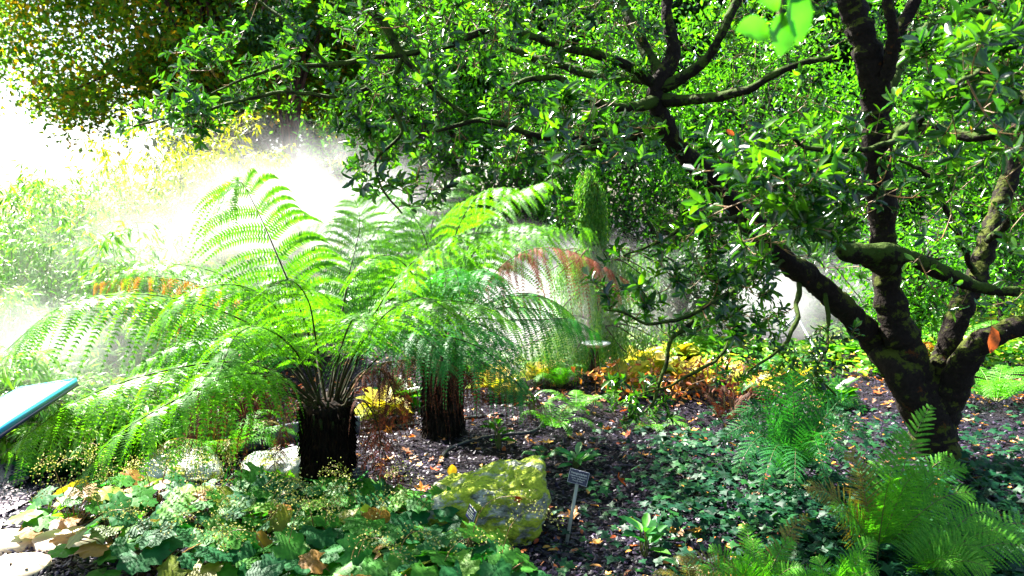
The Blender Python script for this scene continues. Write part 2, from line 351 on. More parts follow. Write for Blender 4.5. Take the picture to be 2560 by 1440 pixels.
# gravel path at lower left
rg = np.random.default_rng(1)
pl = spline([(-1.9, 1.2), (-2.15, 2.6), (-2.55, 3.9), (-3.3, 5.4), (-4.6, 7.2)], 40); pr = pl + np.array([-2.6, -.4])
g = Geo(); V = []
for k in range(40):
    for t in np.linspace(0, 1, 10):
        p = pl[k] * (1 - t) + pr[k] * t + (rg.normal(0, .03, 2) if 0 < t else rg.normal(0, .05, 2)); V.append((p[0], p[1], gz(p[0], p[1]) + .012))
i = (np.arange(39)[:, None] * 10 + np.arange(9)[None]).ravel()
g.add(V, np.stack([i, i + 10, i + 11, i + 1], -1)); tag(g.build("gravel_path", M['gravel']), kind="structure")
# paving slabs at the corner of the path
g = Geo()
for k in range(8):
    cx, cy = -2.25 - .34 * (k % 3) + .03 * k, 3.02 + .30 * (k // 3)
    a = rg.uniform(0, 1); n = 9
    th = np.arange(n) * 2 * math.pi / n + a
    o = np.stack([cx + .165 * np.cos(th) * rg.uniform(.85, 1.08, n), cy + .145 * np.sin(th) * rg.uniform(.85, 1.08, n)], -1)
    b0 = np.c_[o, np.full(n, gz(cx, cy) - .02)]; t0 = np.c_[o, np.full(n, gz(cx, cy) + .035)]
    g.add(np.vstack([b0, t0, [[cx, cy, gz(cx, cy) + .038]]]), [np.stack([np.arange(n), (np.arange(n) + 1) % n, n + (np.arange(n) + 1) % n, n + np.arange(n)], -1), np.stack([n + np.arange(n), n + (np.arange(n) + 1) % n, np.full(n, 2 * n)], -1)])
tag(g.build("paving", M['slab'], smooth=False), kind="structure")

# ------------------------------------------------------------------ ground stuff: mulch chips, fallen leaves, ivy
def keep(P, n):
    """thin by a projected region test"""
    return P[:n]
rg = np.random.default_rng(2)
n = 60000
Yd = 3.2 + 8.5 * rg.random(n) ** 1.6; Xd = (rg.random(n) - .5) * 1.5 * Yd + .05 * Yd
P = np.stack([Xd, Yd, gz(Xd, Yd) + rg.uniform(.003, .02, n)], -1)
D = rdir(rg, n) * np.array([1, 1, .35]); N = rdir(rg, n) * .45 + np.array([0, 0, 1])
chip = (np.array([(0, -.5, 0), (1, -.4, .03), (1, .5, .05), (0, .4, .02), (.5, 0, .18)]), [np.array([(0, 1, 4), (1, 2, 4), (2, 3, 4), (3, 0, 4)])])
g = Geo(); scatter(g, chip, P, D, N, rg.uniform(.012, .042, n), rg.uniform(.006, .018, n)); 
tag(g.build("bark_mulch", M['chip'], smooth=False), kind="stuff")

n = 5200
px = rg.uniform(560, 2560, n); py = 860 + 580 * rg.random(n) ** 1.2
sel = rg.random(n) < np.where(py < 1010, 1.0, np.where((px > 1500) & (py < 1120), .30, .22)) * np.where((px > 1450) | (py > 1000), 1, .5)
px, py = px[sel], py[sel]
P = np.array([gp(a, b) for a, b in zip(px, py)]); P = P[P[:, 1] < 12]; P[:, 2] = gz(P[:, 0], P[:, 1]) + rg.uniform(.012, .035, len(P))
n = len(P)
g = Geo(); a = rg.random(n) < .8
for sel, tp, lo, hi in ((a, LEAF, .03, .06), (~a, MAPLE, .05, .10)):
    k = sel.sum(); L = rg.uniform(lo, hi, k)
    scatter(g, tp, P[sel], rdir(rg, k) * [1, 1, .25], rdir(rg, k) * .5 + [0, 0, 1], L, L * (.5 if tp is LEAF else 1))
tag(g.build("leaf_litter", M['litter']), kind="stuff")

def ivy_density(px, py):
    d = 0.0
    if px > 1480:
        edge = 1480 + max(0, (1120 - py)) * 1.6
        d = 1.0 if px > edge + 150 else .25
        if py < 1080: d *= .5
        if 1400 < px < 1900 and py > 1330: d *= .25
        if px > 2000 and py < 1180: d *= .45
    elif px > 1380 and py > 1180: d = .08
    return d
P = []
while len(P) < 6500:
    px = rg.uniform(1380, 2760); py = 1020 + 600 * rg.random() ** 1.0
    if rg.random() < ivy_density(px, py): P.append(gp(px, py))
P = np.array(P); n = len(P); P[:, 2] = gz(P[:, 0], P[:, 1]) + rg.uniform(.01, .09, n)
L = rg.uniform(.04, .085, n)
g = Geo(); scatter(g, IVY, P, rdir(rg, n) * [1, 1, .35] + [0, -.25, -.1], rdir(rg, n) * .42 + [0, -.25, 1], L, L)
for k in range(200):
    p = P[rg.integers(n)]; q = p + np.append(rg.normal(0, .2, 2), 0); q[2] = p[2]
    g.tube(spline([p, (p + q) / 2 + [0, 0, .02], q], 5), .0015, 4)
tag(g.build("ivy_ground_cover", M['ivy']), kind="stuff")

# low bright ground cover of the far beds
n = 15000; Yd = rg.uniform(7.6, 15, n); pxs = rg.uniform(1150, 2900, n); Xd = (pxs - 1280) / FPX * Yd
dn = np.sin(Xd * 2.1 + 1) * np.cos(Yd * 1.7) + np.sin(Xd * .9 - Yd) > -.55
Xd, Yd = Xd[dn], Yd[dn]; n = len(Xd)
P = np.stack([Xd, Yd, gz(Xd, Yd) + rg.uniform(.02, .24, n)], -1); L = rg.uniform(.05, .11, n)
g = Geo(); scatter(g, LEAF, P, rdir(rg, n) * [1, 1, .4], rdir(rg, n) * .5 + [0, -.2, 1], L, L * .6)
M['cover'] = leaf_mat("far_cover_leaf", [(.05, .22, .02), (.10, .34, .02), (.22, .42, .025), (.45, .44, .03)], rough=.4, trans=.4, tint=(1.4, 1.5, .4), nscale=4)
tag(g.build("far_ground_cover", M['cover']), kind="stuff")

# ------------------------------------------------------------------ ferns
def frond(parent, P, width, nseg=30, m=14, bare=.18, sag=.55, mt=None, stem=None, r0=.007, up=None, seed=0, gaps=0.0, pw=.62, curl=0.0, plk=.62):
    """one compound frond: pinnae along a curved rachis, each lined with pinnules; rachis is a sub-part"""
    rg = np.random.default_rng(seed)
    c = spline(P, nseg * 2 + 1); T = nz(np.gradient(c, axis=0))
    idx = np.linspace(bare * nseg * 2, nseg * 2 - 1, nseg).astype(int)
    b = c[idx]; t = T[idx]; s = np.linspace(0, 1, nseg)
    spc = np.linalg.norm(np.diff(c, axis=0), axis=1).sum() * (1 - bare) / nseg
    u = np.array([0, 0, 1.0]) if up is None else np.asarray(up, float)
    S = np.cross(t, u); bad = np.linalg.norm(S, axis=1) < .25
    S = nz(S + np.where(bad[:, None], np.array([1.0, .3, 0]), 0)); U = nz(np.cross(S, t))
    prof = np.clip(s * 3.5 + .35, 0, 1) * (1 - s) ** .50 + .05
    V = []; wlen = width / 2 * 1.12 * prof
    q = np.linspace(.03, 1, m)
    for sgn in (1, -1):
        L = wlen * rg.uniform(.88, 1.08, nseg)
        if gaps: L = L * (rg.random(nseg) > gaps)
        d = nz(S * sgn * .92 + t * (.42 + .5 * s[:, None] ** 2) + U * .05 + rg.normal(0, .05, (nseg, 3)))
        hz = np.clip(t[:, 0] ** 2 + t[:, 1] ** 2, 0, 1)[:, None]
        g3 = np.array([0, 0, -1.0]) * sag * (.6 + .85 * hz) + t * .15 * hz
        # pinna centre line (nseg, m, 3)
        pc = b[:, None] + L[:, None, None] * (d[:, None] * (q - .10 * q ** 2)[None, :, None] + g3[:, None] * (q ** 2)[None, :, None] * .55)
        pt = nz(np.gradient(pc, axis=1))
        side = nz(t[:, None] - pt * np.sum(t[:, None] * pt, -1, keepdims=True))
        pn = nz(np.cross(pt, side)) * -sgn
        gap = L / m
        pl = (np.minimum(np.abs(L) * .23, plk * spc)[:, None] * (1 - q ** 2.2)[None] * .95 + .002)[..., None]
        pl = pl * (L > 0)[:, None, None]
        for sg in (1, -1):
            dd = nz(side * sg + pt * .38 + pn * rg.normal(-.12, .18, (nseg, m, 1)) + np.array([0, 0, -.12 - curl]))
            hw = pt * (gap * pw)[:, None, None] * .5
            a0 = pc - hw; a1 = pc + hw; tp = pc + dd * pl + hw * .35; m0 = pc + dd * pl * .72 - hw * .55
            V.append(np.stack([a0, a1, tp, m0], 2).reshape(-1, 4, 3))
        # pinna midrib
        wv = side * (.0016 + .004 * (1 - q))[None, :, None] * .35
        V.append(np.stack([(pc - wv)[:, :-1], (pc + wv)[:, :-1], (pc + wv)[:, 1:], (pc - wv)[:, 1:]], 2).reshape(-1, 4, 3) + 0)
    V = np.concatenate(V); g = Geo(); g.add(V.reshape(-1, 3), np.arange(len(V) * 4).reshape(-1, 4))
    o = g.build("frond", mt, parent, smooth=False)
    g = Geo(); g.tube(c, np.linspace(r0, r0 * .18, len(c)), 5); g.build("stem", stem or M['stem_g'], o)
    return o

def fern_plant(name, base, n, length, width, mt, label, cat="fern", group=None, lift=.75, seed=0, stem=None, az=(0, 360), sag=.35, nseg=22, m=9, dead=0.0, curve=.55, **kw):
    rg = np.random.default_rng(seed)
    base = np.array(base, float); base[2] = gz(base[0], base[1])
    e = empty(name, base, label, cat, group)
    for k in range(n):
        a = R(az[0] + (az[1] - az[0]) * (k + rg.uniform(.1, .9)) / n); L = length * rg.uniform(.7, 1.1); el = R(lift * 90 * rg.uniform(.75, 1.12))
        h = np.array([math.cos(a), math.sin(a), 0]); P = [base + h * .02]; p = P[0].copy(); ang = el
        for j in range(5):
            p = p + (h * math.cos(ang) + np.array([0, 0, 1]) * math.sin(ang)) * L / 5; P.append(p.copy()); ang -= curve * (.3 + .35 * j) * rg.uniform(.7, 1.3)
        P = np.array(P); P[:, 2] = np.maximum(P[:, 2], gz(P[:, 0], P[:, 1]) + .03)
        isd = rg.random() < dead
        frond(e, P, width * rg.uniform(.85, 1.1), nseg, m, .12, sag, M['fern_yellow'] if isd else mt, stem, r0=.0035, seed=seed * 100 + k, gaps=.1 if isd else .02, **{**dict(pw=.9, plk=.45), **kw})
    return e

def tree_fern_trunk(e, base, top, r, mt, seed):
    rg = np.random.default_rng(seed); g = Geo(); n, k = 60, 72
    V = []
    for i in range(n):
        t = i / (n - 1); c = base * (1 - t) + top * t
        rr = r * (1.04 + .28 * math.exp(-t * 14) + .14 * max(0, t - .6) + .05 * math.sin(t * 5))
        for j in range(k):
            a = 2 * math.pi * j / k
            d = 1 + .10 * noise.noise(Vector((math.cos(a) * 1.6, math.sin(a) * 1.6, t * 3 + seed))) + .16 * noise.noise(Vector((math.cos(a) * 9, math.sin(a) * 9, t * 5))) + .09 * noise.noise(Vector((math.cos(a) * 25, math.sin(a) * 25, t * 22)))
            V.append(c + np.array([math.cos(a) * rr * d, math.sin(a) * rr * d, 0]))
    V.append(top + np.array([0, 0, .04]))
    i = np.arange(n - 1)[:, None] * k; j = np.arange(k)[None]
    g.add(V, [np.stack([i + j, i + (j + 1) % k, i + k + (j + 1) % k, i + k + j], -1).reshape(-1, 4), np.stack([(n - 1) * k + np.arange(k), (n - 1) * k + (np.arange(k) + 1) % k, np.full(k, n * k)], -1)])
    # hanging root fibres
    q = 3200; a = rg.uniform(0, 2 * math.pi, q); t = rg.random(q) ; c = base * (1 - t[:, None]) + top * t[:, None]
    d = np.stack([np.cos(a), np.sin(a), 0 * a], -1)
    P = c + d * r * 1.03
    scatter(g, SIMPLE, P, d * rg.uniform(.1, .9, (q, 1)) + rdir(rg, q) * .25 + [0, 0, -1], d, rg.uniform(.03, .08, q), rg.uniform(.004, .009, q))
    tr = g.build("trunk", mt, e)
    # cut frond bases round the crown
    g = Geo()
    for q in range(46):
        a = rg.uniform(0, 2 * math.pi); h = np.array([math.cos(a), math.sin(a), 0]); z = rg.uniform(-.16, .02)
        p = top + h * r * .9 + [0, 0, z]; L = rg.uniform(.03, .08)
        g.tube([p - h * .03, p + h * L * .4 + [0, 0, L * .5], p + h * L * .7 + [0, 0, L * 1.2]], [.011, .009, .006], 6)
    g.build("frond_base", M['stem_d'] if seed % 2 else M['bark_red'], e)

# front tree fern ----------------------------------------------------
def px_frond(e, pts, width, seed, mt='fern', stem='stem_d', **kw):
    if 'curl' in kw: kw.setdefault('plk', .8); kw['sag'] = 2.2; width *= 1.2
    if 'curl' not in kw: kw['sag'] = kw.get('sag', .6) * 1.45; width *= 1.12
    kw.setdefault('plk', .60); kw.setdefault('pw', .80); kw.setdefault('up', (0, -.15, 1))
    P = np.array([at(*p) for p in pts]); return frond(e, P, width, mt=M[mt], stem=M[stem], seed=seed, nseg=kw.pop('nseg', 23), m=kw.pop('m', 28), **kw)
b1 = gp(822, 1238); b1[2] = gz(b1[0], b1[1]); D1 = b1[1]
t1 = at(818, 1010, D1); t1[0] = b1[0]
F1 = empty("tree_fern", b1, "large front tree fern with stout black fibrous trunk and wide arching fronds", "tree fern")
tree_fern_trunk(F1, b1, t1, .125, M['fibre'], 3)
d = D1
FR = [  # pixel path with distance; width; material; options
 ([(800, 1000, d), (770, 830, d+.05), (715, 690, d+.0), (640, 520, d-.05), (590, 452, d-.1), (530, 560, d-.35)], .95, 'fern', dict(sag=.9, up=(-.3, .4, 1), bare=.28)),
 ([(820, 1000, d+.05), (845, 850, d+.2), (870, 700, d+.4), (900, 560, d+.55), (880, 480, d+.6)], .80, 'fern', dict(sag=.6, bare=.3, up=(0, -1, .5))),
 ([(840, 1000, d), (900, 850, d), (1000, 690, d-.1), (1110, 600, d-.2), (1230, 580, d-.4)], .8, 'fern', dict(sag=.8, bare=.3)),
 ([(835, 1000, d-.05), (890, 880, d-.3), (970, 780, d-.6), (1060, 745, d-.85), (1140, 790, d-1.05)], .7, 'fern', dict(sag=.8, bare=.3)),
 ([(790, 1000, d), (680, 850, d), (530, 770, d-.1), (330, 735, d-.25), (150, 770, d-.35), (10, 880, d-.4)], .9, 'fern', dict(sag=.75, bare=.22)),
 ([(785, 1000, d+.05), (690, 800, d+.3), (560, 690, d+.5), (400, 660, d+.6), (250, 700, d+.6)], .75, 'fern', dict(sag=.8, bare=.25)),
 ([(790, 1005, d-.1), (690, 930, d-.3), (560, 905, d-.5), (360, 940, d-.7), (180, 1010, d-.8), (0, 1140, d-.9)], .8, 'fern', dict(sag=.85, bare=.2)),
 ([(790, 1008, d-.1), (700, 945, d-.4), (580, 940, d-.75), (420, 1010, d-1.0), (270, 1110, d-1.1), (150, 1270, d-1.15)], .62, 'fern', dict(sag=.9, bare=.2)),
 ([(800, 1003, d-.1), (740, 880, d-.4), (660, 820, d-.7), (590, 840, d-1.0), (540, 960, d-1.2)], .62, 'fern', dict(sag=.6, bare=.25)),
 ([(800, 1003, d), (730, 820, d-.1), (620, 720, d-.3), (480, 730, d-.5), (380, 820, d-.6)], .75, 'fern', dict(sag=.8, bare=.28)),
 ([(815, 1003, d-.1), (790, 850, d-.4), (770, 750, d-.7), (720, 700, d-1.0), (640, 740, d-1.2)], .6, 'fern', dict(sag=.7, bare=.3)),
 ([(825, 1003, d-.1), (850, 880, d-.5), (880, 800, d-.9), (900, 790, d-1.2), (930, 850, d-1.4)], .55, 'fern', dict(sag=.6, bare=.35)),
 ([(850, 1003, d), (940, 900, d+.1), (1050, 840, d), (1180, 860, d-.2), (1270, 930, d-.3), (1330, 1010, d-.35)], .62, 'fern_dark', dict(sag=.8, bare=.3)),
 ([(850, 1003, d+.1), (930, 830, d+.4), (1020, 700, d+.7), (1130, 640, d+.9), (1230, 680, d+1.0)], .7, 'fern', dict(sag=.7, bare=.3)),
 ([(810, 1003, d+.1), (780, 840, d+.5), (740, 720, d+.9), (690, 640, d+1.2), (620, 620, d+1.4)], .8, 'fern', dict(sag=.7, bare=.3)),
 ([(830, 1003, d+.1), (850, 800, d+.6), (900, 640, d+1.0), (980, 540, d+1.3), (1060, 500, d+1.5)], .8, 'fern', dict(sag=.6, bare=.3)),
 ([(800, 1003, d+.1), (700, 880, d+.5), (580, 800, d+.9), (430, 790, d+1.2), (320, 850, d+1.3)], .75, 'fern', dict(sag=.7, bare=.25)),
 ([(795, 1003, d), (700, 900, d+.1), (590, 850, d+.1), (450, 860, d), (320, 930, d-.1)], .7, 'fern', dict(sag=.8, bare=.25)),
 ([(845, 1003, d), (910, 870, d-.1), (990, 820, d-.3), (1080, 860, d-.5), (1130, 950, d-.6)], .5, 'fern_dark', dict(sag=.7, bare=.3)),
 # withered ones
 ([(860, 1005, d), (920, 925, d-.1), (1010, 900, d-.15), (1110, 905, d-.2), (1200, 960, d-.2)], .42, 'fern_dead', dict(sag=1.2, bare=.3, gaps=.15, stem='stem_b', curl=.8)),
 ([(855, 1005, d), (900, 935, d-.05), (950, 925, d-.1), (985, 985, d-.12), (985, 1080, d-.12)], .40, 'fern_dead', dict(sag=1.2, bare=.25, gaps=.1, curl=.8)),
 ([(860, 1010, d), (905, 1000, d-.15), (940, 1050, d-.2), (960, 1130, d-.22), (1010, 1200, d-.2)], .34, 'fern_dead', dict(sag=1.2, bare=.2, gaps=.25, curl=.8)),
 ([(780, 1008, d), (700, 950, d+.05), (610, 925, d+.1), (520, 960, d+.1), (450, 1050, d+.1)], .42, 'fern_dead', dict(sag=1.2, bare=.15, gaps=.12, curl=.8)),
 ([(780, 1010, d-.05), (690, 980, d-.15), (590, 990, d-.2), (500, 1040, d-.2), (430, 1110, d-.2)], .42, 'fern_dead', dict(sag=1.2, bare=.15, gaps=.2, curl=.8)),
 ([(790, 1000, d+.2), (680, 800, d+.5), (540, 725, d+.7), (380, 690, d+.8), (190, 715, d+.8)], .42, 'fern_gold', dict(sag=1.1, bare=.45, gaps=.2, curl=.8)),
 ([(790, 1006, d-.1), (660, 960, d-.5), (560, 920, d-.8), (500, 960, d-1.0), (430, 1040, d-1.1)], .55, 'fern', dict(sag=.8, bare=.35, gaps=.05)),
]
for k, (pts, wd, mt, kw) in enumerate(FR):
    px_frond(F1, pts, wd, 500 + k, mt, **kw)

rgx = np.random.default_rng(31)
for k in range(4):   # more fronds all round the crown
    a = rgx.uniform(-.3, 3.4); h = np.array([math.cos(a), math.sin(a), 0]); L = rgx.uniform(1.0, 1.5); el = R(rgx.uniform(35, 75)); p = t1 + h * .05; P = [p]
    for j in range(5):
        p = p + (h * math.cos(el) + np.array([0, 0, 1]) * math.sin(el)) * L / 5; P.append(p.copy()); el -= R(rgx.uniform(16, 30))
    frond(F1, P, rgx.uniform(.6, .8), 21, 26, .25, .9, M['fern' if k % 3 else 'fern_dark'], M['stem_d'], seed=31 * 10 + k, plk=.46, pw=.8)
for k in range(5):   # skirt of hanging dead fronds
    a = [-.3, .3, 2.9, 3.6, 1.6][k]; h = np.array([math.cos(a), math.sin(a), 0]); L = rgx.uniform(.3, .6); o = t1 - [0, 0, .03]
    P = [o + h * .06, o + h * .16 + [0, 0, .05], o + h * .26 + [0, 0, -L * .25], o + h * .29 + [0, 0, -L * .6], o + h * .30 + [0, 0, -L]]
    frond(F1, P, rgx.uniform(.16, .28), 22, 8, .25, 1.2, M['fern_dead'], M['stem_b'], r0=.004, seed=31 * 20 + k, gaps=.3, plk=.8, curl=.9)

# second tree fern ---------------------------------------------------
b2 = gp(1107, 1078); b2[2] = gz(b2[0], b2[1]); d = b2[1]
t2 = at(1107, 860, d); t2[0] = b2[0]
F2 = empty("tree_fern", b2, "tree fern standing behind, with slimmer straight grey brown trunk rising from bare mulch", "tree fern")
tree_fern_trunk(F2, b2, t2, .125, M['fibre2'], 4)
FR2 = [
 ([(1110, 860, d), (1140, 720, d+.1), (1180, 600, d+.2), (1260, 500, d+.2), (1400, 440, d+.1)], .95, 'fern', dict(sag=.7, bare=.25)),
 ([(1100, 860, d), (1090, 720, d+.2), (1060, 590, d+.4), (1000, 500, d+.4), (900, 470, d+.4)], .95, 'fern', dict(sag=.7, bare=.25)),
 ([(1110, 860, d), (1150, 700, d-.2), (1220, 590, d-.4), (1310, 560, d-.6), (1390, 600, d-.8)], .85, 'fern', dict(sag=.8, bare=.25)),
 ([(1100, 860, d-.1), (1060, 740, d-.4), (1010, 660, d-.7), (950, 640, d-1.0), (880, 690, d-1.2)], .8, 'fern', dict(sag=.8, bare=.25)),
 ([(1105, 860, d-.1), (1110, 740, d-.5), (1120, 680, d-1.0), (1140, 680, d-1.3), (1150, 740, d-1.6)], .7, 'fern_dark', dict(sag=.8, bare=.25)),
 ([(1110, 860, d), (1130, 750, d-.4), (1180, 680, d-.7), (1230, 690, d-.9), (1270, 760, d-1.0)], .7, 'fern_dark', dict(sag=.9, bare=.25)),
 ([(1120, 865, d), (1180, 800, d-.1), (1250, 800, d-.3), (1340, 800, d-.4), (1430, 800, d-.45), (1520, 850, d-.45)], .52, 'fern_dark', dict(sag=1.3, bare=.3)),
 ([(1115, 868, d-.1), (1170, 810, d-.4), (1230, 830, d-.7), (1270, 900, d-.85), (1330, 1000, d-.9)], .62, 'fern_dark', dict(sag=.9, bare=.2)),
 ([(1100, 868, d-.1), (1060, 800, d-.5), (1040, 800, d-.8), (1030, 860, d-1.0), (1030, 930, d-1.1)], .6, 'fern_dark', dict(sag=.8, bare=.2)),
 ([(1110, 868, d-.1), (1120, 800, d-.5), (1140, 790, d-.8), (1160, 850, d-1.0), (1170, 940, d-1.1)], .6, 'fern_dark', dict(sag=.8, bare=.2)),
 ([(1095, 865, d), (1020, 760, d+.1), (930, 700, d+.2), (820, 700, d+.2), (720, 760, d+.2)], .85, 'fern', dict(sag=.8, bare=.25)),
 ([(1100, 860, d+.1), (1080, 700, d+.6), (1080, 560, d+1.0), (1130, 460, d+1.3), (1200, 430, d+1.5)], .95, 'fern', dict(sag=.6, bare=.25)),
 ([(1110, 860, d+.1), (1200, 700, d+.5), (1300, 600, d+.8), (1400, 560, d+1.0), (1500, 580, d+1.1)], .85, 'fern', dict(sag=.7, bare=.3)),
 ([(1100, 860, d+.1), (1040, 700, d+.5), (960, 590, d+.9), (860, 540, d+1.1), (760, 560, d+1.2)], .85, 'fern', dict(sag=.7, bare=.3)),
 ([(1105, 860, d), (1110, 700, d+.1), (1150, 560, d), (1210, 480, d-.3), (1300, 470, d-.5)], .85, 'fern', dict(sag=.7, bare=.25)),
 # withered ones
 ([(1120, 862, d), (1180, 760, d-.1), (1260, 660, d-.2), (1350, 620, d-.3), (1460, 640, d-.35), (1600, 720, d-.35)], .5, 'fern_rust', dict(sag=1.2, bare=.3, gaps=.12, stem='stem_b', curl=.5)),
 ([(1120, 870, d), (1190, 900, d-.2), (1250, 930, d-.3), (1310, 970, d-.35), (1370, 1020, d-.35)], .4, 'fern_dead', dict(sag=1.2, bare=.2, gaps=.2, curl=.8)),
 ([(1100, 870, d), (1060, 880, d-.3), (1010, 900, d-.4), (960, 950, d-.4), (930, 1010, d-.4)], .36, 'fern_dead', dict(sag=1.2, bare=.2, gaps=.2, curl=.8)),
 ([(1110, 870, d-.1), (1130, 880, d-.4), (1170, 930, d-.5), (1190, 980, d-.5), (1200, 1010, d-.5)], .34, 'fern_dead', dict(sag=1.2, bare=.2, gaps=.2, curl=.8)),
]
for k, (pts, wd, mt, kw) in enumerate(FR2):
    px_frond(F2, pts, wd, 700 + k, mt, **kw)

rgx = np.random.default_rng(32)
for k in range(4):   # more fronds all round the crown
    a = rgx.uniform(-.3, 3.4); h = np.array([math.cos(a), math.sin(a), 0]); L = rgx.uniform(1.0, 1.5); el = R(rgx.uniform(35, 75)); p = t2 + h * .05; P = [p]
    for j in range(5):
        p = p + (h * math.cos(el) + np.array([0, 0, 1]) * math.sin(el)) * L / 5; P.append(p.copy()); el -= R(rgx.uniform(16, 30))
    frond(F2, P, rgx.uniform(.6, .8), 21, 26, .25, .9, M['fern' if k % 3 else 'fern_dark'], M['stem_d'], seed=32 * 10 + k, plk=.46, pw=.8)
for k in range(5):   # skirt of hanging dead fronds
    a = [-.3, .3, 2.9, 3.6, 1.6][k]; h = np.array([math.cos(a), math.sin(a), 0]); L = rgx.uniform(.3, .6); o = t2 - [0, 0, .03]
    P = [o + h * .06, o + h * .16 + [0, 0, .05], o + h * .26 + [0, 0, -L * .25], o + h * .29 + [0, 0, -L * .6], o + h * .30 + [0, 0, -L]]
    frond(F2, P, rgx.uniform(.16, .28), 22, 8, .25, 1.2, M['fern_dead'], M['stem_b'], r0=.004, seed=32 * 20 + k, gaps=.3, plk=.8, curl=.9)

# ------------------------------------------------------------------ small ferns
def posed_fern(base, tips, width, label, seed, mt='fern_bright', lift=60, nseg=30, m=10, r0=.0035, **kw):
    """a fern whose fronds end where the photograph shows them; tips: (px, py, distance offset[, material])"""
    rg = np.random.default_rng(seed); b = gp(*base); b[2] = gz(b[0], b[1]); e = empty("fern", b, label, "fern"); Y = b[1]
    for k, t in enumerate(tips):
        tip = at(t[0], t[1], Y + t[2]); tip[2] = max(tip[2], gz(tip[0], tip[1]) + .03)
        L = np.linalg.norm(tip - b); up = np.array([0, 0, lift / FPX * Y]) * min(1.3, L / .45)
        P = [b, b * .7 + tip * .3 + up * .75, b * .38 + tip * .62 + up, tip * .88 + b * .12 + up * .5, tip]
        mm = t[3] if len(t) > 3 else mt
        frond(e, P, width * rg.uniform(.88, 1.1), nseg, m, .12, kw.get('sag', .25), M[mm], M['stem_g'] if mm != 'fern_yellow' else M['stem_b'], r0=r0, seed=seed * 50 + k, gaps=.12 if mm == 'fern_yellow' else .01, up=(rg.normal(0, .15), -.8, .8), pw=kw.get('pw', .95), plk=kw.get('plk', .40))
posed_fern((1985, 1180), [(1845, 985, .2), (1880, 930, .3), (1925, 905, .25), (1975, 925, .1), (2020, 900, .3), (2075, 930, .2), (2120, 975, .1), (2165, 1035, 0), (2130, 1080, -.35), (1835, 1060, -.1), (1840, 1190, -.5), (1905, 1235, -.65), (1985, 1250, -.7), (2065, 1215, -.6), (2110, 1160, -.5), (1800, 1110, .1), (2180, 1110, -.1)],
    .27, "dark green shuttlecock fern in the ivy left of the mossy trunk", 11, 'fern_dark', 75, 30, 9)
posed_fern((2190, 1400), [(2330, 1012, .15), (2120, 1125, .1, 'fern_yellow'), (2385, 1140, .1), (2418, 1168, .0), (2012, 1222, -.1, 'fern_yellow'), (2255, 1075, .3), (2190, 1150, .3), (2300, 1180, -.15), (2440, 1235, -.1), (2230, 1200, -.3), (2080, 1290, -.25)],
    .27, "tallest bright green lady fern in front of the mossy trunk", 13, 'fern_bright', 45, 34, 14, r0=.0045)
posed_fern((1890, 1480), [(1700, 1400, 0, 'fern_yellow'), (1770, 1370, .1), (2025, 1292, .2, 'fern_yellow'), (1985, 1350, .1), (1880, 1345, .1), (1830, 1395, -.1), (1930, 1400, -.15), (1740, 1440, -.2), (2010, 1420, -.1), (1860, 1310, .3), (1800, 1440, -.3)],
    .17, "yellowish green low fern cut by the bottom edge, nearest the bare mulch", 14, 'fern_bright', 50, 24, 10)
posed_fern((2080, 1500), [(2190, 1350, .1), (2170, 1390, -.1), (2040, 1390, .1), (1990, 1430, 0), (2110, 1400, -.2), (2200, 1430, -.15), (1950, 1460, -.15), (2140, 1440, -.3)],
    .19, "fresh light green fern at the bottom edge between two other ferns", 15, 'fern_bright', 45, 24, 10)
posed_fern((2290, 1450), [(2560, 1345, 0), (2500, 1290, .2), (2620, 1400, -.1), (2420, 1300, .25), (2350, 1330, .1), (2480, 1430, -.2), (2380, 1420, -.25), (2300, 1340, .2), (2640, 1330, .3), (2450, 1370, -.1)],
    .27, "broad low fern with long fronds spreading to the right edge over ivy", 16, 'fern_bright', 55, 30, 12)
fern_plant("fern", gp(1740, 1470), 12, .26, .10, M['fern_yellow'], "small half withered yellow brown fern at the bottom edge", "fern", lift=.7, seed=17, nseg=20, m=7)
fern_plant("fern", gp(2490, 1010), 15, .70, .26, M['fern_bright'], "sunlit yellow green fern behind the tree at the right edge", "fern", lift=.6, seed=18, nseg=24, m=8)
fern_plant("fern", gp(2310, 930), 9, .75, .25, M['fern_gold'], "withered orange fern behind the fork of the mossy tree", "fern", lift=.7, seed=19, nseg=22, m=8, sag=.8)
fern_plant("fern", gp(565, 1150), 16, .62, .24, M['fern_bright'], "yellow green fern beneath the left fronds of the front tree fern", "fern", lift=.75, seed=20, nseg=24, m=9, dead=.35)
fern_plant("fern", gp(1385, 1085), 9, .42, .16, M['fern_bright'], "small fern on open mulch behind the mossy boulder", "fern", lift=.6, seed=21, nseg=20, m=8)
fern_plant("fern", gp(1360, 1145), 5, .22, .10, M['fern_dark'], "little fern tucked against the right end of the mossy boulder", "fern", lift=.75, seed=22, nseg=18, m=6)
fern_plant("fern", gp(1440, 1030), 9, .40, .16, M['fern_bright'], "bright green feathery fern on mulch right of the second tree fern", "fern", lift=.55, seed=23, nseg=20, m=8)
fern_plant("fern", gp(1640, 1070), 7, .35, .14, M['fern_bright'], "lone short fern frond cluster in the middle of the open mulch", "fern", lift=.5, seed=24, nseg=18, m=7)
fern_plant("fern", gp(1400, 975), 10, .50, .20, M['fern_bright'], "upright yellow green fern beside the weeping conifer", "fern", lift=.85, seed=25, nseg=20, m=8)
fern_plant("fern", gp(1760, 900), 9, .60, .22, M['fern_bright'], "curled upright fern in the misty bed behind the hanging twigs", "fern", lift=.9, seed=26, nseg=20, m=8)
fern_plant("fern", gp(1900, 930), 12, .55, .22, M['fern_bright'], "sunlit fern left of the leaning mossy limb in the far bed", "fern", lift=.6, seed=27, nseg=20, m=8)
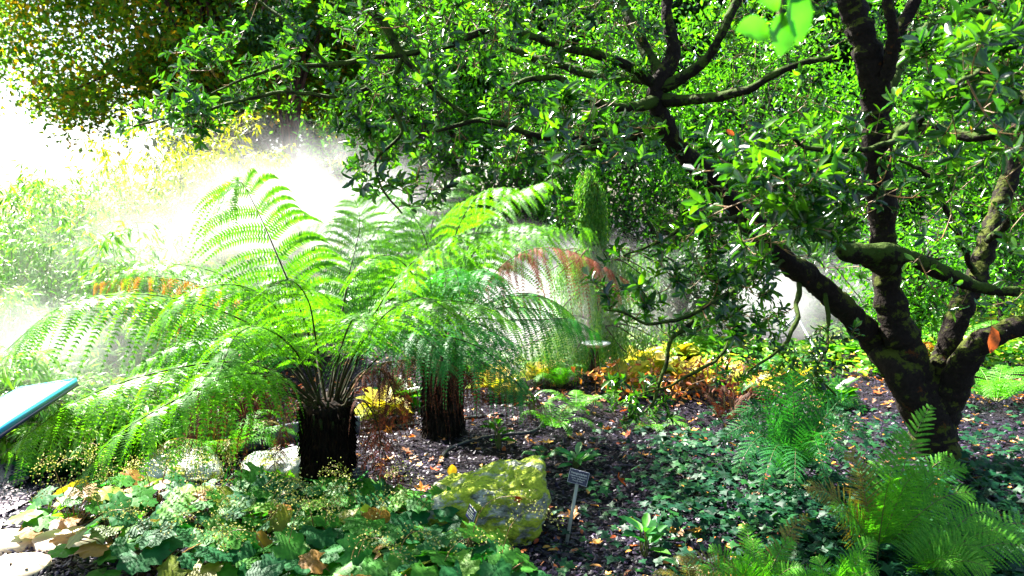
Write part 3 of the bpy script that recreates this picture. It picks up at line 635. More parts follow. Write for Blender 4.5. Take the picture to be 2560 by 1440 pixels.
fern_plant("fern", gp(2420, 880), 12, .70, .26, M['fern_bright'], "far bright fern seen between the right hand trunks", "fern", lift=.65, seed=28, nseg=20, m=8)
fern_plant("fern", gp(1810, 1060), 8, .34, .13, M['fern_dead'], "withered purple brown fern stubs left of the shuttlecock fern", "fern", lift=.8, seed=29, nseg=20, m=6, curve=.2)

# ------------------------------------------------------------------ the mossy evergreen tree
rg = np.random.default_rng(40)
bt = gp(2335, 1150); dT = bt[1]
TREE = empty("evergreen_tree", (bt[0], bt[1], gz(bt[0], bt[1])), "spreading evergreen tree with several mossy dark limbs and glossy narrow leaves", "tree")
LIMBS = {  # name: pixel path with distance, radii
 'trunk': ([(2345, 1180, dT), (2335, 1100, dT), (2320, 1020, dT), (2305, 950, dT)], [.25, .21, .20, .17]),
 'a': ([(2310, 1040, dT), (2250, 930, dT-.05), (2190, 860, 5.15), (2120, 780, 5.0), (2030, 700, 4.9), (1950, 640, 4.8), (1880, 560, 4.7), (1790, 460, 4.6), (1700, 370, 4.5), (1650, 290, 4.45), (1640, 220, 4.4), (1680, 130, 4.4), (1665, 20, 4.4), (1690, -90, 4.4)], [.17, .15, .125, .105, .10, .095, .09, .085, .08, .078, .07, .05, .04, .03]),
 'b': ([(2325, 1040, dT), (2270, 900, dT), (2235, 790, dT), (2215, 680, dT), (2205, 550, dT), (2190, 400, dT-.1), (2190, 250, dT-.2), (2165, 120, dT-.3), (2120, 0, dT-.3), (2090, -110, dT-.3)], [.18, .16, .14, .12, .115, .115, .11, .11, .09, .07]),
 'c': ([(2350, 1040, dT), (2365, 920, dT), (2390, 800, dT), (2440, 690, dT+.1), (2480, 570, dT+.2), (2525, 430, dT+.3), (2550, 290, dT+.4), (2600, 120, dT+.4), (2620, -60, dT+.4)], [.15, .13, .11, .10, .09, .08, .07, .06, .05]),
 'd': ([(2350, 1060, dT), (2400, 930, dT-.15), (2450, 860, dT-.25), (2530, 820, dT-.3), (2640, 790, dT-.3), (2760, 740, dT-.3)], [.14, .12, .10, .085, .075, .06]),
 'b2': ([(2190, 210, dT-.2), (2240, 90, dT-.2), (2300, -30, dT-.2), (2340, -130, dT-.2)], [.07, .055, .05, .04]),
 'b3': ([(2190, 260, dT-.2), (2230, 130, dT-.4), (2220, 0, dT-.5), (2230, -110, dT-.5)], [.06, .05, .04, .035]),
 'e': ([(2215, 665, dT-.1), (2170, 640, dT-.3), (2110, 625, dT-.4), (2104, 600, dT-.42)], [.07, .065, .055, .03]),
 'e2': ([(2120, 630, dT-.4), (2210, 632, dT-.35), (2290, 650, dT-.3), (2370, 690, dT-.3), (2450, 720, dT-.3), (2540, 730, dT-.3)], [.05, .055, .05, .045, .035, .03]),
 'f': ([(2195, 370, dT-.1), (2250, 330, dT-.4), (2330, 325, dT-.7), (2420, 340, dT-.9), (2560, 330, dT-1.1)], [.05, .045, .04, .035, .025]),
 'f2': ([(2190, 300, dT-.1), (2270, 130, dT+.2), (2350, 50, dT+.4), (2470, 30, dT+.5), (2600, 30, dT+.5)], [.05, .045, .04, .035, .03]),
 'g': ([(2205, 420, dT-.1), (2330, 260, dT-.9), (2280, 300, dT-1.3), (2230, 350, dT-1.6), (2140, 375, dT-1.8), (2050, 372, dT-2.0), (1980, 350, dT-2.1)], [.02, .018, .015, .013, .011, .009, .006]),
 'a1': ([(1655, 300, 4.45), (1560, 330, 4.2), (1440, 350, 4.0), (1330, 335, 3.9), (1200, 300, 3.9), (1090, 330, 3.9)], [.045, .038, .03, .025, .018, .012]),
 'a2': ([(1645, 250, 4.4), (1560, 270, 4.3), (1440, 240, 4.2), (1400, 195, 4.2), (1330, 200, 4.2), (1250, 220, 4.1)], [.045, .035, .03, .025, .018, .012]),
 'a3': ([(1645, 220, 4.4), (1560, 160, 4.3), (1440, 125, 4.2), (1250, 78, 4.1), (1080, 125, 4.0), (960, 140, 4.0), (820, 165, 3.95), (710, 163, 3.9), (620, 195, 3.9), (530, 235, 3.9)], [.045, .038, .032, .026, .022, .019, .016, .013, .010, .006]),
 'a4': ([(1655, 220, 4.4), (1750, 165, 4.3), (1810, 80, 4.2), (1845, -20, 4.2), (1870, -120, 4.2)], [.05, .04, .035, .03, .025]),
 'a5': ([(1660, 250, 4.4), (1760, 245, 4.2), (1860, 225, 4.0), (1960, 170, 3.9), (2080, 140, 3.8)], [.035, .028, .022, .018, .012]),
 'a6': ([(1655, 200, 4.4), (1590, 80, 4.5), (1540, -20, 4.6), (1500, -120, 4.6)], [.04, .032, .028, .02]),
 'a7': ([(1640, 310, 4.45), (1500, 370, 4.6), (1370, 380, 4.8), (1250, 400, 5.0)], [.035, .03, .022, .014]),
 'a8': ([(1660, 200, 4.4), (1500, 190, 4.7), (1300, 130, 4.9), (1100, 40, 5.0), (980, -40, 5.0)], [.035, .028, .022, .016, .012]),
 'l4': ([(1250, -180, 4.3), (960, -110, 4.2), (905, -10, 4.1), (960, 60, 4.05), (1000, 130, 4.0), (1090, 230, 3.95), (1170, 290, 3.9)], [.03, .025, .022, .02, .018, .012, .008]),
 'l5': ([(1010, 140, 4.0), (965, 250, 3.95), (1010, 330, 3.9), (945, 395, 3.85), (950, 470, 3.8), (1000, 530, 3.8)], [.012, .010, .009, .008, .006, .004]),
 'l6': ([(1010, 170, 4.0), (860, 240, 3.95), (700, 230, 3.9), (560, 262, 3.85), (440, 292, 3.8), (330, 315, 3.8)], [.012, .010, .009, .008, .006, .004]),
 'l7': ([(830, 170, 3.95), (720, 60, 4.0), (640, 0, 4.05), (560, -50, 4.1)], [.010, .009, .007, .006]),
 't1': ([(1850, 520, 4.65), (1850, 680, 4.4), (1825, 800, 4.3), (1812, 880, 4.25), (1700, 950, 4.15), (1600, 985, 4.1)], [.016, .014, .012, .010, .007, .004]),
 't2': ([(1930, 630, 4.8), (1800, 750, 4.3), (1680, 850, 4.2), (1655, 930, 4.15), (1610, 1030, 4.1), (1560, 1050, 4.1)], [.02, .016, .012, .010, .006, .004]),
 't3': ([(1960, 650, 4.8), (1800, 745, 3.7), (1700, 800, 3.5), (1600, 800, 3.4), (1510, 770, 3.35)], [.014, .011, .009, .006, .004]),
 't4': ([(2060, 720, 4.9), (2070, 850, 4.7), (2040, 930, 4.6), (2090, 990, 4.55)], [.014, .012, .009, .005]),
 't5': ([(2000, 690, 4.9), (1990, 800, 4.6), (1950, 870, 4.5), (1870, 930, 4.4)], [.018, .014, .010, .006]),
 't6': ([(1860, 540, 4.6), (1740, 560, 4.0), (1640, 610, 3.9), (1560, 640, 3.8)], [.014, .011, .008, .005]),
 'c2': ([(2440, 690, dT+.1), (2380, 560, dT-.3), (2330, 450, dT-.8), (2250, 400, dT-1.1)], [.022, .017, .013, .008]),
 'c3': ([(2470, 600, dT+.1), (2560, 520, dT-.6), (2640, 420, dT-1.2), (2500, 200, dT-2.2), (2400, 200, dT-2.7)], [.025, .02, .015, .010, .006]),
}
nodes = []; nrad = []; limbs = []
bumpseed = 0
for nm, (pts, rad) in LIMBS.items():
    P = np.array([at(*p) for p in pts]); ln = np.linalg.norm(np.diff(P, axis=0), axis=1).sum(); k = max(10, int(ln / .03))
    Q = spline(np.c_[P, rad], k)
    thick = Q[0, 3] > .04
    wob = np.array([[noise.noise(Vector((i * .25, bumpseed, 0))), noise.noise(Vector((i * .25, bumpseed, 5))), noise.noise(Vector((i * .25, bumpseed, 9)))] for i in range(k)])
    Q[:, :3] += wob * (.018 if not thick else .012) * np.clip(np.arange(k) / 6., 0, 1)[:, None]; bumpseed += 3.7
    rr = np.maximum(Q[:, 3], .003) * (1 + .12 * wob[:, 0] + .06 * rg.normal(size=k) * (1 if thick else .5))
    rr = rr * (.71 if thick and nm not in ('e', 'e2') else 1.0)
    big = nm in ('trunk', 'a', 'b', 'c', 'd', 'b2', 'b3')
    gg = Geo(); gg.tube(Q[:, :3], rr, 22 if thick else 7); limbs.append((nm, gg, big))
    step = 2
    nodes.append(Q[::step, :3] if Q[0, 3] < .08 else Q[k // 2::step, :3]); nrad += [0] * len(nodes[-1])
# roughen the bark
for nm, gg, big in limbs:
    amp = .026 if big else .010
    for vv in gg.v:
        for i in range(len(vv)):
            a = noise.noise_vector(Vector(vv[i] * 9)) * .55 + noise.noise_vector(Vector(vv[i] * 28)) * .35 + noise.noise_vector(Vector(vv[i] * 70)) * .2
            vv[i] += np.array(a) * amp
    gg.build("trunk" if nm == 'trunk' else "branch", M['bark'] if big else M['bark_moss'], TREE)

nodes = np.concatenate(nodes)
def inpoly(px, py, poly):
    c = np.zeros(len(px), bool); n = len(poly); j = n - 1
    for i in range(n):
        xi, yi = poly[i]; xj, yj = poly[j]
        t = ((yi > py) != (yj > py)) & (px < (xj - xi) * (py - yi) / (yj - yi + 1e-9) + xi); c ^= t; j = i
    return c
def sample_poly(poly, n, d0, d1, rg):
    poly = np.array(poly, float); lo, hi = poly.min(0), poly.max(0); out = []
    while len(out) < n:
        q = lo + (hi - lo) * rg.random((n * 2, 2)); q = q[inpoly(q[:, 0], q[:, 1], poly)]
        out += list(q)
    out = np.array(out[:n]); dd = rg.uniform(d0, d1, n)
    return np.array([at(a, b, c) for (a, b), c in zip(out, dd)])
# regions of the crown, some unseen and added for shade (pixel outline of the photograph, number of twigs, distances)
REG = [
 ([(860, -80), (1300, -80), (1300, 420), (1150, 430), (1060, 350), (980, 330), (930, 250), (860, 120)], 230, 3.5, 5.0, 'm'),
 ([(640, -80), (880, -80), (900, 170), (700, 150)], 45, 3.7, 4.5, 'm'),
 ([(420, 100), (560, 80), (760, 130), (900, 150), (900, 260), (640, 270), (450, 300), (400, 220)], 70, 3.7, 4.3, 'm'),
 ([(250, 290), (450, 230), (620, 250), (560, 330), (400, 330)], 22, 3.7, 4.1, 'm'),
 ([(850, 230), (1060, 300), (1150, 430), (1130, 500), (1000, 560), (860, 440), (820, 340)], 60, 3.6, 4.4, 'm'),
 ([(1250, -80), (1700, -80), (1700, 400), (1550, 430), (1350, 430), (1230, 380)], 290, 3.9, 5.8, 'm'),
 ([(1700, -80), (2560, -80), (2620, 400), (1750, 420)], 300, 4.7, 6.6, 'm'),
 ([(1700, 330), (2150, 330), (2150, 700), (1850, 640), (1650, 520)], 130, 3.0, 5.6, 'm'),
 ([(1560, 560), (1950, 520), (2050, 760), (1900, 860), (1700, 860), (1560, 800), (1480, 740)], 120, 3.2, 4.4, 'm'),
 ([(2050, 400), (2640, 400), (2640, 760), (2350, 800), (2050, 760)], 110, 3.3, 6.0, 'm'),
 ([(1750, 850), (2150, 800), (2200, 960), (2000, 980), (1800, 960)], 45, 4.2, 4.9, 'm'),
 ([(1480, 960), (1660, 930), (1650, 1040), (1540, 1060)], 18, 4.0, 4.25, 'm'),
 ([(1350, 500), (1480, 480), (1470, 610), (1380, 590)], 14, 4.0, 4.4, 'm'),
 ([(2180, 40), (2640, 20), (2640, 420), (2400, 440), (2180, 300)], 110, 2.3, 3.3, 'n'),
 ([(1720, 360), (2180, 380), (2160, 600), (1750, 620)], 130, 2.6, 3.6, 'n'),
 ([(1980, 180), (2560, 100), (2560, 560), (2050, 480)], 120, 2.8, 4.2, 'n'),
 ([(1300, 230), (1680, 230), (1640, 400), (1320, 420)], 60, 3.0, 3.8, 'n'),
 ([(2380, 640), (2620, 600), (2640, 860), (2420, 830)], 20, 2.6, 3.2, 'n'),
 ([(900, -900), (3400, -900), (3400, -100), (900, -100)], 560, 3.6, 6.2, 'm'),  # crown above the frame, unseen, put in for its shade
 ([(950, -500), (2300, -500), (2300, -90), (950, -90)], 420, 5.2, 7.0, 'm'),  # more unseen foliage, added to shade the ground at the right
 ([(2560, -100), (3300, -100), (3300, 700), (2560, 700)], 200, 3.4, 5.8, 'm'),
]
A = []; SC = .62
for poly, n, d0, d1, kind in REG:
    A.append(sample_poly(poly, int(n * SC), d0, d1, rg))
A = np.concatenate(A)
LQ = []
for nm in ('trunk', 'a', 'b', 'c', 'd', 'e', 'e2', 'a2', 'a4', 'a1', 'b2', 'f'):
    pts, rad = LIMBS[nm]; Pp = spline(np.c_[np.array([at(*p) for p in pts]), rad], 60); LQ.append(Pp)
LQ = np.concatenate(LQ); LD_ = np.linalg.norm(LQ[:, :3] - [0, 0, CAM_H], axis=1); Lu = (LQ[:, :3] - [0, 0, CAM_H]) / LD_[:, None]
def clear_of_limbs(P, extra, prob):
    """thin the foliage that grows in front of the bare wood of the big limbs"""
    P = np.asarray(P); d = np.linalg.norm(P - [0, 0, CAM_H], axis=1); u = (P - [0, 0, CAM_H]) / d[:, None]
    c = np.linalg.norm(u[:, None] - Lu[None], axis=-1); lim = LQ[:, 3] / LD_ + extra
    hit = ((c < lim[None]) & (d[:, None] < LD_[None] + .15)).any(1)
    return ~hit | (rg.random(len(P)) > prob)
A = A[clear_of_limbs(A, .014, .62)]
# join every twig tip to the nearest wood, nearest first
from mathutils.kdtree import KDTree
nl = [tuple(p) for p in nodes]
dist = np.min(np.linalg.norm(A[:, None] - nodes[None, ::3], axis=-1), axis=1)
order = np.argsort(dist)
kd = KDTree(60000); 
for i, p in enumerate(nl): kd.insert(p, i)
kd.balance(); pend = 0; newp = []
tw = Geo(); tw2 = Geo(); tips = []; LP, LD, LN, LL = [], [], [], []
for c, ai in enumerate(order):
    a = A[ai]; co, idx, dd = kd.find(Vector(a)); co = np.array(co); L = dd
    mid = (a + co) / 2 + rdir(rg, 1)[0] * L * .13 + np.array([0, 0, -.10 * L])
    P = spline([co, mid, a], max(5, int(L / .06)))
    r = .0022 + .0045 * min(1.2, L)
    (tw if L > .25 else tw2).tube(P, np.linspace(r, .0016, len(P)), 5, cap=False)
    newp += [Vector(p) for p in P[1:-1]]; pend += 1
    if pend % 25 == 0:
        for p in newp: kd.insert(p, 0)
        newp = []; kd.balance()
    d = nz(P[-1] - P[-2] + rdir(rg, 1)[0] * .02 + np.array([0, 0, .01]))
    d = nz(d + np.array([0, 0, .35]) + np.array([0, -.25, 0]))
    dc = np.linalg.norm(a - [0, 0, CAM_H])
    # side sprays
    sprays = [(a, d)]
    for q in range(rg.integers(1, 4)):
        i0 = rg.integers(len(P) // 2, len(P)); dq = nz(d + rdir(rg, 1)[0] * .9); e = P[i0 - 1] + dq * rg.uniform(.05, .12)
        tw2.tube([P[i0 - 1], P[i0 - 1] * .5 + e * .5 + [0, 0, -.004], e], [.0018, .0015, .0012], 4, cap=False); sprays.append((e, dq))
    for e, dq in sprays:
        k = rg.integers(6, 10); ph = rg.uniform(0, 6.28)
        s1 = nz(np.cross(dq, [0.3, .1, 1])); s2 = np.cross(dq, s1)
        for j in range(k):
            th = ph + j * 2.4; fold = rg.uniform(.6, 1.35)
            rad_ = s1 * math.cos(th) + s2 * math.sin(th)
            ld = dq * math.cos(fold) + rad_ * math.sin(fold)
            LP.append(e - dq * .012 * j * .55); LD.append(ld + [0, 0, -.08]); LN.append(dq + rdir(rg, 1)[0] * .3); LL.append(rg.uniform(.030, .060) * (1.35 if dc < 3.4 else 1.18 if dc < 4.3 else 1))
kp = clear_of_limbs(LP, .0, .6); LP = np.array(LP)[kp]; LD = np.array(LD)[kp]; LN = np.array(LN)[kp]; LL = np.array(LL)[kp]
g = Geo(); g.v = tw.v + tw2.v; g.f = [(f, 1) for f, _ in tw.f] + [(f + tw.n, 1) for f, _ in tw2.f]; g.n = tw.n + tw2.n
LL = np.array(LL); scatter(g, LEAF, np.array(LP), np.array(LD), np.array(LN), LL, LL * rg.uniform(.30, .46, len(LL)))
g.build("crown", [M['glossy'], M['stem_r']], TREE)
print("evergreen leaves", len(LL))

# a sprig hanging close to the camera at the top
e = empty("leafy_sprig", at(1950, -120, 1.15), "out of focus sprig of pale green leaves hanging close at the top edge", "sprig")
g = Geo(); g.tube(spline([at(1975, -130, 1.15), at(1952, 10, 1.15), at(1945, 45, 1.15), at(1925, 82, 1.14)], 12), np.linspace(.004, .0025, 12), 8); g.build("stem", M['stem_b'], e)
g = Geo()
for (p, q) in (((1926, 82), (1845, 70)), ((1948, 30), (1870, -60)), ((1955, 30), (1952, 140)), ((1985, -40), (2000, 110)), ((1952, 10), (2060, -80))):
    p = at(*p, 1.15); q = at(*q, 1.13 + rg.uniform(-.02, .02)); scatter(g, LEAF, p[None], (q - p)[None], np.array([[.2, -1, .3]]), np.linalg.norm(q - p), .042)
g.build("leaf", M['glossy_pale'], e)

# ------------------------------------------------------------------ crowns of leaf clumps for trees and shrubs
def crown_tree(name, base, h, rad, nclump, nleaf, L, mt, label, cat, seed, zc=.6, trunk_r=.15, barkm='bark_far', group=None, tpl=SIMPLE, spread=.35, bare=0.15, lean=(0, 0), ar=.5, droop=0.0, lo=-1.0, cut=None):
    rg = np.random.default_rng(seed); base = np.array([base[0], base[1], gz(base[0], base[1])])
    e = empty(name, base, label, cat, group)
    cen = base + np.array([lean[0], lean[1], h * zc]); rad = np.array(rad, float)
    q = rdir(rg, nclump * 3) * (rg.random((nclump * 3, 1)) ** .45); q = q[q[:, 2] > lo][:nclump]
    Cc = cen + q * rad
    Cc[:, 2] = np.maximum(Cc[:, 2], base[2] + .05)
    if cut is not None: Cc = Cc[cut(Cc)]
    g = Geo()
    top = cen + np.array([0, 0, rad[2] * .5])
    tp = spline([base - [0, 0, .05], base * .6 + cen * .4 + np.append(rg.normal(0, .04, 2) * h, 0), cen, top], 16)
    g.tube(tp, np.linspace(trunk_r, trunk_r * .25, 16), 10)
    for c in Cc[: min(len(Cc), 60)]:
        a = tp[rg.integers(5, 15)]; m = (a + c) / 2 + [0, 0, .08 * h]
        g.tube(spline([a, m, c], 8), np.linspace(trunk_r * .3, trunk_r * .05, 8), 5)
    g.build("trunk", M[barkm], e)
    n = nleaf; ci = rg.integers(0, len(Cc), n)
    P = Cc[ci] + rg.normal(size=(n, 3)) * rad.mean() * spread * np.array([1, 1, .6])
    P[:, 2] = np.maximum(P[:, 2], base[2] + .02)
    D = rdir(rg, n) + [0, 0, -droop]; N = rdir(rg, n) * .8 + [0, 0, 1]
    Ls = L * rg.uniform(.6, 1.2, n)
    g = Geo(); scatter(g, tpl, P, D, N, Ls, Ls * ar); g.build("crown", M[mt], e)
    return e

# big autumn tree, upper left, and the wood behind everything
def X(px, Y): return (px - 1280) / FPX * Y
crown_tree("autumn_tree", (X(735, 17), 17), 9.2, (5.4, 3.2, 3.3), 130, 100000, .14, 'autumn', "large tree with green and orange autumn leaves at the upper left", "tree", 60, zc=.70, trunk_r=.28, barkm='bark_red', spread=.13, lean=(-1.9, 0), ar=.6, tpl=SIMPLE)
crown_tree("autumn_tree", (X(830, 18), 18), 9.0, (3.2, 2.2, 3.2), 80, 60000, .12, 'autumn', "green and orange autumn tree behind the reddish trunk, right of the largest one", "tree", 63, zc=.66, trunk_r=.22, barkm='bark_red', spread=.13, ar=.6, lean=(.3, 0))
crown_tree("autumn_tree", (X(-330, 21), 21), 9.0, (3.0, 2.4, 2.4), 30, 7000, .15, 'autumn', "thin pale tree partly outside the frame at the far left", "tree", 61, zc=.62, trunk_r=.2, spread=.16, lean=(1.4, 0), ar=.6)
crown_tree("redwood_trunk", (X(755, 15.5), 15.5), 6.5, (1.4, 1.2, 1.2), 14, 2600, .12, 'wood', "reddish brown tree trunk standing in shade behind the mist", "tree", 62, zc=.8, trunk_r=.20, barkm='bark_red', spread=.25)
WT = [  # far wood: px, distance, height, radii xy, label
 (620, 24, 6.5, 2.6, "dark shaded tree behind the autumn tree"),
 (900, 24, 8.5, 2.8, "dark green tree behind the upper left branches"),
 (1130, 22, 11, 3.2, "tall dark tree in the wood above the second tree fern"),
 (1400, 20, 11, 3.2, "tall dark tree in the wood above the weeping conifer"),
 (1680, 23, 12, 3.6, "tall dark tree in the wood behind the leaning mossy limb"),
 (1960, 20, 11, 3.4, "tall dark tree in the wood left of the upright mossy limb"),
 (2250, 22, 12, 3.6, "tall dark tree in the wood right of the upright mossy limb"),
 (2560, 20, 11, 3.4, "tall dark tree in the wood at the right edge"),
]
for k, (px, Y, h, r, lb) in enumerate(WT):
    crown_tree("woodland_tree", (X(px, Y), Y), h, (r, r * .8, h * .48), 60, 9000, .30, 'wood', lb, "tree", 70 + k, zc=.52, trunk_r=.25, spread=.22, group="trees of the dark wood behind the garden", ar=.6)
# sunlit evergreen shrubs in the middle distance
SH = [
 (1320, 12.5, 4.2, 1.3, 'wood_lit', "bright green shrub above the right fronds of the second tree fern"),
 (1560, 13.5, 5.2, 1.7, 'wood_lit', "tall bright green shrub behind the top of the leaning mossy limb"),
 (1900, 12.5, 5.2, 1.6, 'wood_lit', "bright leafy shrub seen between the two main mossy limbs"),
 (2230, 13, 5.4, 1.7, 'wood_lit', "tall sunlit shrub behind the upright mossy limb"),
 (2520, 11.5, 4.8, 1.8, 'wood_lit', "sunlit shrub behind the right hand limb at the right edge"),
 (1080, 13, 5.2, 1.8, 'wood_lit', "tall bright shrub behind the top centre of the branches"),
 (1720, 9.0, 1.3, .8, 'wood', "low rounded dark shrub in the mist beyond the yellow bed"),
 (1960, 10.5, 1.6, 1.0, 'wood', "dark shrub wrapped in mist behind the tripod"),
 (1640, 13, 2.6, 1.5, 'wood', "bluish dark shrub in mist right of the weeping conifer"),
 (860, 14, 2.6, 1.2, 'wood', "dark rhododendron like shrub beside the reddish trunk"),
 (600, 15, 2.6, 1.4, 'wood', "dark bush in drifting mist above the front tree fern"),
 (2300, 8.2, 1.5, .8, 'wood_lit', "low green shrub behind the fork of the mossy tree"),
]
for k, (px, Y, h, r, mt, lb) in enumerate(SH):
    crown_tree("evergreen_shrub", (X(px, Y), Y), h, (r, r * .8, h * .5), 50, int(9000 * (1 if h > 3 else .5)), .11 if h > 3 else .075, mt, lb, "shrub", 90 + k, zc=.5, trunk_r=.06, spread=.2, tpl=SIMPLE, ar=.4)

# ------------------------------------------------------------------ bamboo
BAM = [
 (420, 8.6, 2.75, .75, 'bamboo_yel', "tall yellow green bamboo clump under the autumn tree"),
 (690, 8.8, 2.35, .45, 'bamboo_yel', "slender yellow bamboo rising before the reddish trunk"),
 (180, 8.0, 2.0, .8, 'bamboo', "pale green bamboo clump at left below the open sky"),
 (560, 8.2, 2.1, .6, 'bamboo_yel', "misty yellow green bamboo behind the tallest frond"),
 (-20, 7.2, 1.9, .8, 'bamboo', "green bamboo clump cut by the left edge"),
 (330, 7.0, 1.55, .75, 'bamboo', "dense bamboo clump behind the golden withered frond"),
 (120, 6.2, 1.2, .65, 'bamboo', "low bamboo clump beneath the upper left frond"),
 (430, 6.4, 1.0, .55, 'bamboo', "low green bamboo behind the drooping left fronds"),
 (40, 5.2, .75, .45, 'bamboo', "short bamboo growing behind the tilted information board"),
 (260, 5.0, .55, .35, 'bamboo', "grassy bamboo shoots under the lowest left fronds"),
]
for k, (px, Y, h, r, mt, lb) in enumerate(BAM):
    rg = np.random.default_rng(120 + k); bx = X(px, Y); base = np.array([bx, Y, gz(bx, Y)])
    e = empty("bamboo_clump", base, lb, "bamboo", "bamboo clumps on the left")
    gc = Geo(); P, D = [], []
    nc = int(26 + 20 * r)
    for c in range(nc):
        a = rg.uniform(0, 6.28); q = rg.random() ** .5 * r * .5; s = base + [math.cos(a) * q, math.sin(a) * q, 0]
        H = h * rg.uniform(.55, 1.05); out = np.array([math.cos(a), math.sin(a), 0]) * r * rg.uniform(.3, 1.0) * .8 + [rg.normal(0, .1), rg.normal(0, .1), 0]
        cv = spline([s, s + [0, 0, H * .45] + out * .2, s + [0, 0, H * .85] + out * .6, s + [0, 0, H * .96] + out * 1.15], 16)
        gc.tube(cv, np.linspace(.006, .002, 16), 5, cap=False)
        for i in range(3, 16):
            for b in range(3):
                br = nz(rdir(rg, 1)[0] * [1, 1, .4] + out * .3); L = rg.uniform(.12, .34) * (.6 + .4 * min(1, h / 2)); p1 = cv[i] + br * L + [0, 0, -.03]
                gc.tube([cv[i], (cv[i] + p1) / 2 + [0, 0, .02], p1], [.0018, .0014, .001], 3, cap=False)
                for l in range(7):
                    t = rg.uniform(.3, 1); P.append(cv[i] * (1 - t) + p1 * t + rg.normal(0, .012, 3)); D.append(br * .8 + rdir(rg, 1)[0] * .6 + [0, 0, -.45])
    P = np.array(P); D = np.array(D); n = len(P)
    gc.build("culm", M['culm'], e)
    L = rg.uniform(.06, .125, n); g = Geo(); scatter(g, LANCE, P, D, rdir(rg, n) * .6 + [0, 0, 1], L, L * .17); g.build("foliage", M[mt], e)

# ------------------------------------------------------------------ weeping conifer
rg = np.random.default_rng(200)
Yw = 7.6; bw = gp(1487, 958); Yw = bw[1]
e = empty("weeping_conifer", (bw[0], bw[1], gz(bw[0], bw[1])), "weeping conifer with drooping curtains of green threads standing in mist", "conifer")
g = Geo(); tk = spline([bw, at(1480, 800, Yw), at(1495, 640, Yw), at(1485, 520, Yw), at(1470, 450, Yw)], 20); g.tube(tk, np.linspace(.06, .02, 20), 9)
P, D, Nn, Lh = [], [], [], []
for k in range(95):
    i = rg.integers(4, 20); z = i / 20; a = rg.uniform(0, 6.28); r = (.95 - .75 * z) * rg.uniform(.4, 1.1)
    if z > .6: r = min(r, .09)
    h = np.array([math.cos(a), math.sin(a) * .8, 0]); s = tk[i]
    br = spline([s, s + h * r * .5 + [0, 0, .06], s + h * r + [0, 0, -.06]], 8)
    g.tube(br, np.linspace(.012, .004, 8), 5)
    for q in br[2:]:
        for t in range(7):
            ln = rg.uniform(.12, .40); o = q + rg.normal(0, .025, 3)
            m = int(ln / .022)
            for j in range(m):
                P.append(o + [rg.normal(0, .006), rg.normal(0, .006), -ln * j / m]); D.append(rdir(rg, 1)[0] * .55 + [0, 0, -1]); 
g.build("trunk", M['bark_red'], e)
P = np.array(P); P[:, 2] = np.maximum(P[:, 2], .03); n = len(P); g = Geo(); scatter(g, SIMPLE, P, np.array(D), rdir(rg, n), rg.uniform(.025, .045, n), .011); g.build("crown", M['weep'], e)
print("weep", n)

# ------------------------------------------------------------------ boulders
def boulder(name, P8, m, label, seed, sub=5, amp=.03, group=None):
    """P8: bottom 4 then top 4 corners (front-left, front-right, back-right, back-left)"""
    import bmesh
    P8 = np.array(P8, float); base = P8[:4].mean(0)
    e = empty(name, base, label, "boulder", group)
    bm = bmesh.new(); vs_ = [bm.verts.new(p - base) for p in P8]
    for f in ((3, 2, 1, 0), (4, 5, 6, 7), (0, 1, 5, 4), (1, 2, 6, 5), (2, 3, 7, 6), (3, 0, 4, 7)): bm.faces.new([vs_[i] for i in f])
    bmesh.ops.bevel(bm, geom=list(bm.edges), offset=.075, segments=3, affect='EDGES', profile=.5)
    bmesh.ops.triangulate(bm, faces=bm.faces)
    for _ in range(sub): bmesh.ops.subdivide_edges(bm, edges=[x for x in bm.edges if x.calc_length() > .02], cuts=1, use_grid_fill=True)
    bm.normal_update()
    off = []
    for v in bm.verts:
        p = v.co + Vector((seed, 0, 0)); q = Vector((p.x * 3.5 + p.z * 1.5, p.y * 4, p.z * 10 - p.x * 2.4))
        d = noise.noise(p * 3.5) * 1.1 + (abs(noise.noise(q)) - .25) * 1.3 + noise.noise(p * 16) * .35 + noise.noise(p * 45) * .15
        d += round(noise.noise(q * .8) * 3) / 3 * .8
        off.append(v.normal * d * amp)
    for v, o in zip(bm.verts, off): v.co += o
    me = bpy.data.meshes.new("stone"); bm.to_mesh(me); bm.free(); me.materials.append(m)
    for p in me.polygons: p.use_smooth = True
    o = bpy.data.objects.new("stone", me); C.objects.link(o); o.parent = e
    return e
Yb = gp(1365, 1345)[1]
def q(px, py, Y, z=None):
    p = at(px, py, Y)
    if z is not None: p[2] = z
    return p
boulder("boulder", [q(1090, 1400, Yb-.02, -.06), q(1352, 1400, Yb-.08, -.06), q(1372, 1300, Yb+.42, -.06), q(1060, 1300, Yb+.50, -.06),
                    q(1035, 1262, Yb-.02), q(1362, 1178, Yb-.05), q(1362, 1128, Yb+.42), q(1110, 1180, Yb+.52)], M['rock'],
        "large moss covered boulder with a sloping top and a dark undercut right side", 1.0, sub=5, amp=.042)
boulder("boulder", [q(590, 1250, 4.45, -.05), q(790, 1250, 4.5, -.05), q(790, 1200, 4.95, -.05), q(600, 1200, 4.95, -.05),
                    q(590, 1180, 4.45), q(785, 1140, 4.5), q(785, 1105, 4.95), q(620, 1125, 4.95)], M['rock_pale'],
        "pale boulder with yellow moss on top against the front fern trunk", 4.0, sub=4, amp=.02)
boulder("boulder", [q(330, 1250, 4.55, -.05), q(560, 1250, 4.6, -.05), q(560, 1200, 5.0, -.05), q(350, 1200, 5.0, -.05),
                    q(340, 1180, 4.55), q(560, 1165, 4.6), q(540, 1115, 5.0), q(360, 1115, 5.0)], M['rock_pale'],
        "pale boulder lightened as if sunlit beneath the lower left fronds", 7.0, sub=4, amp=.02)
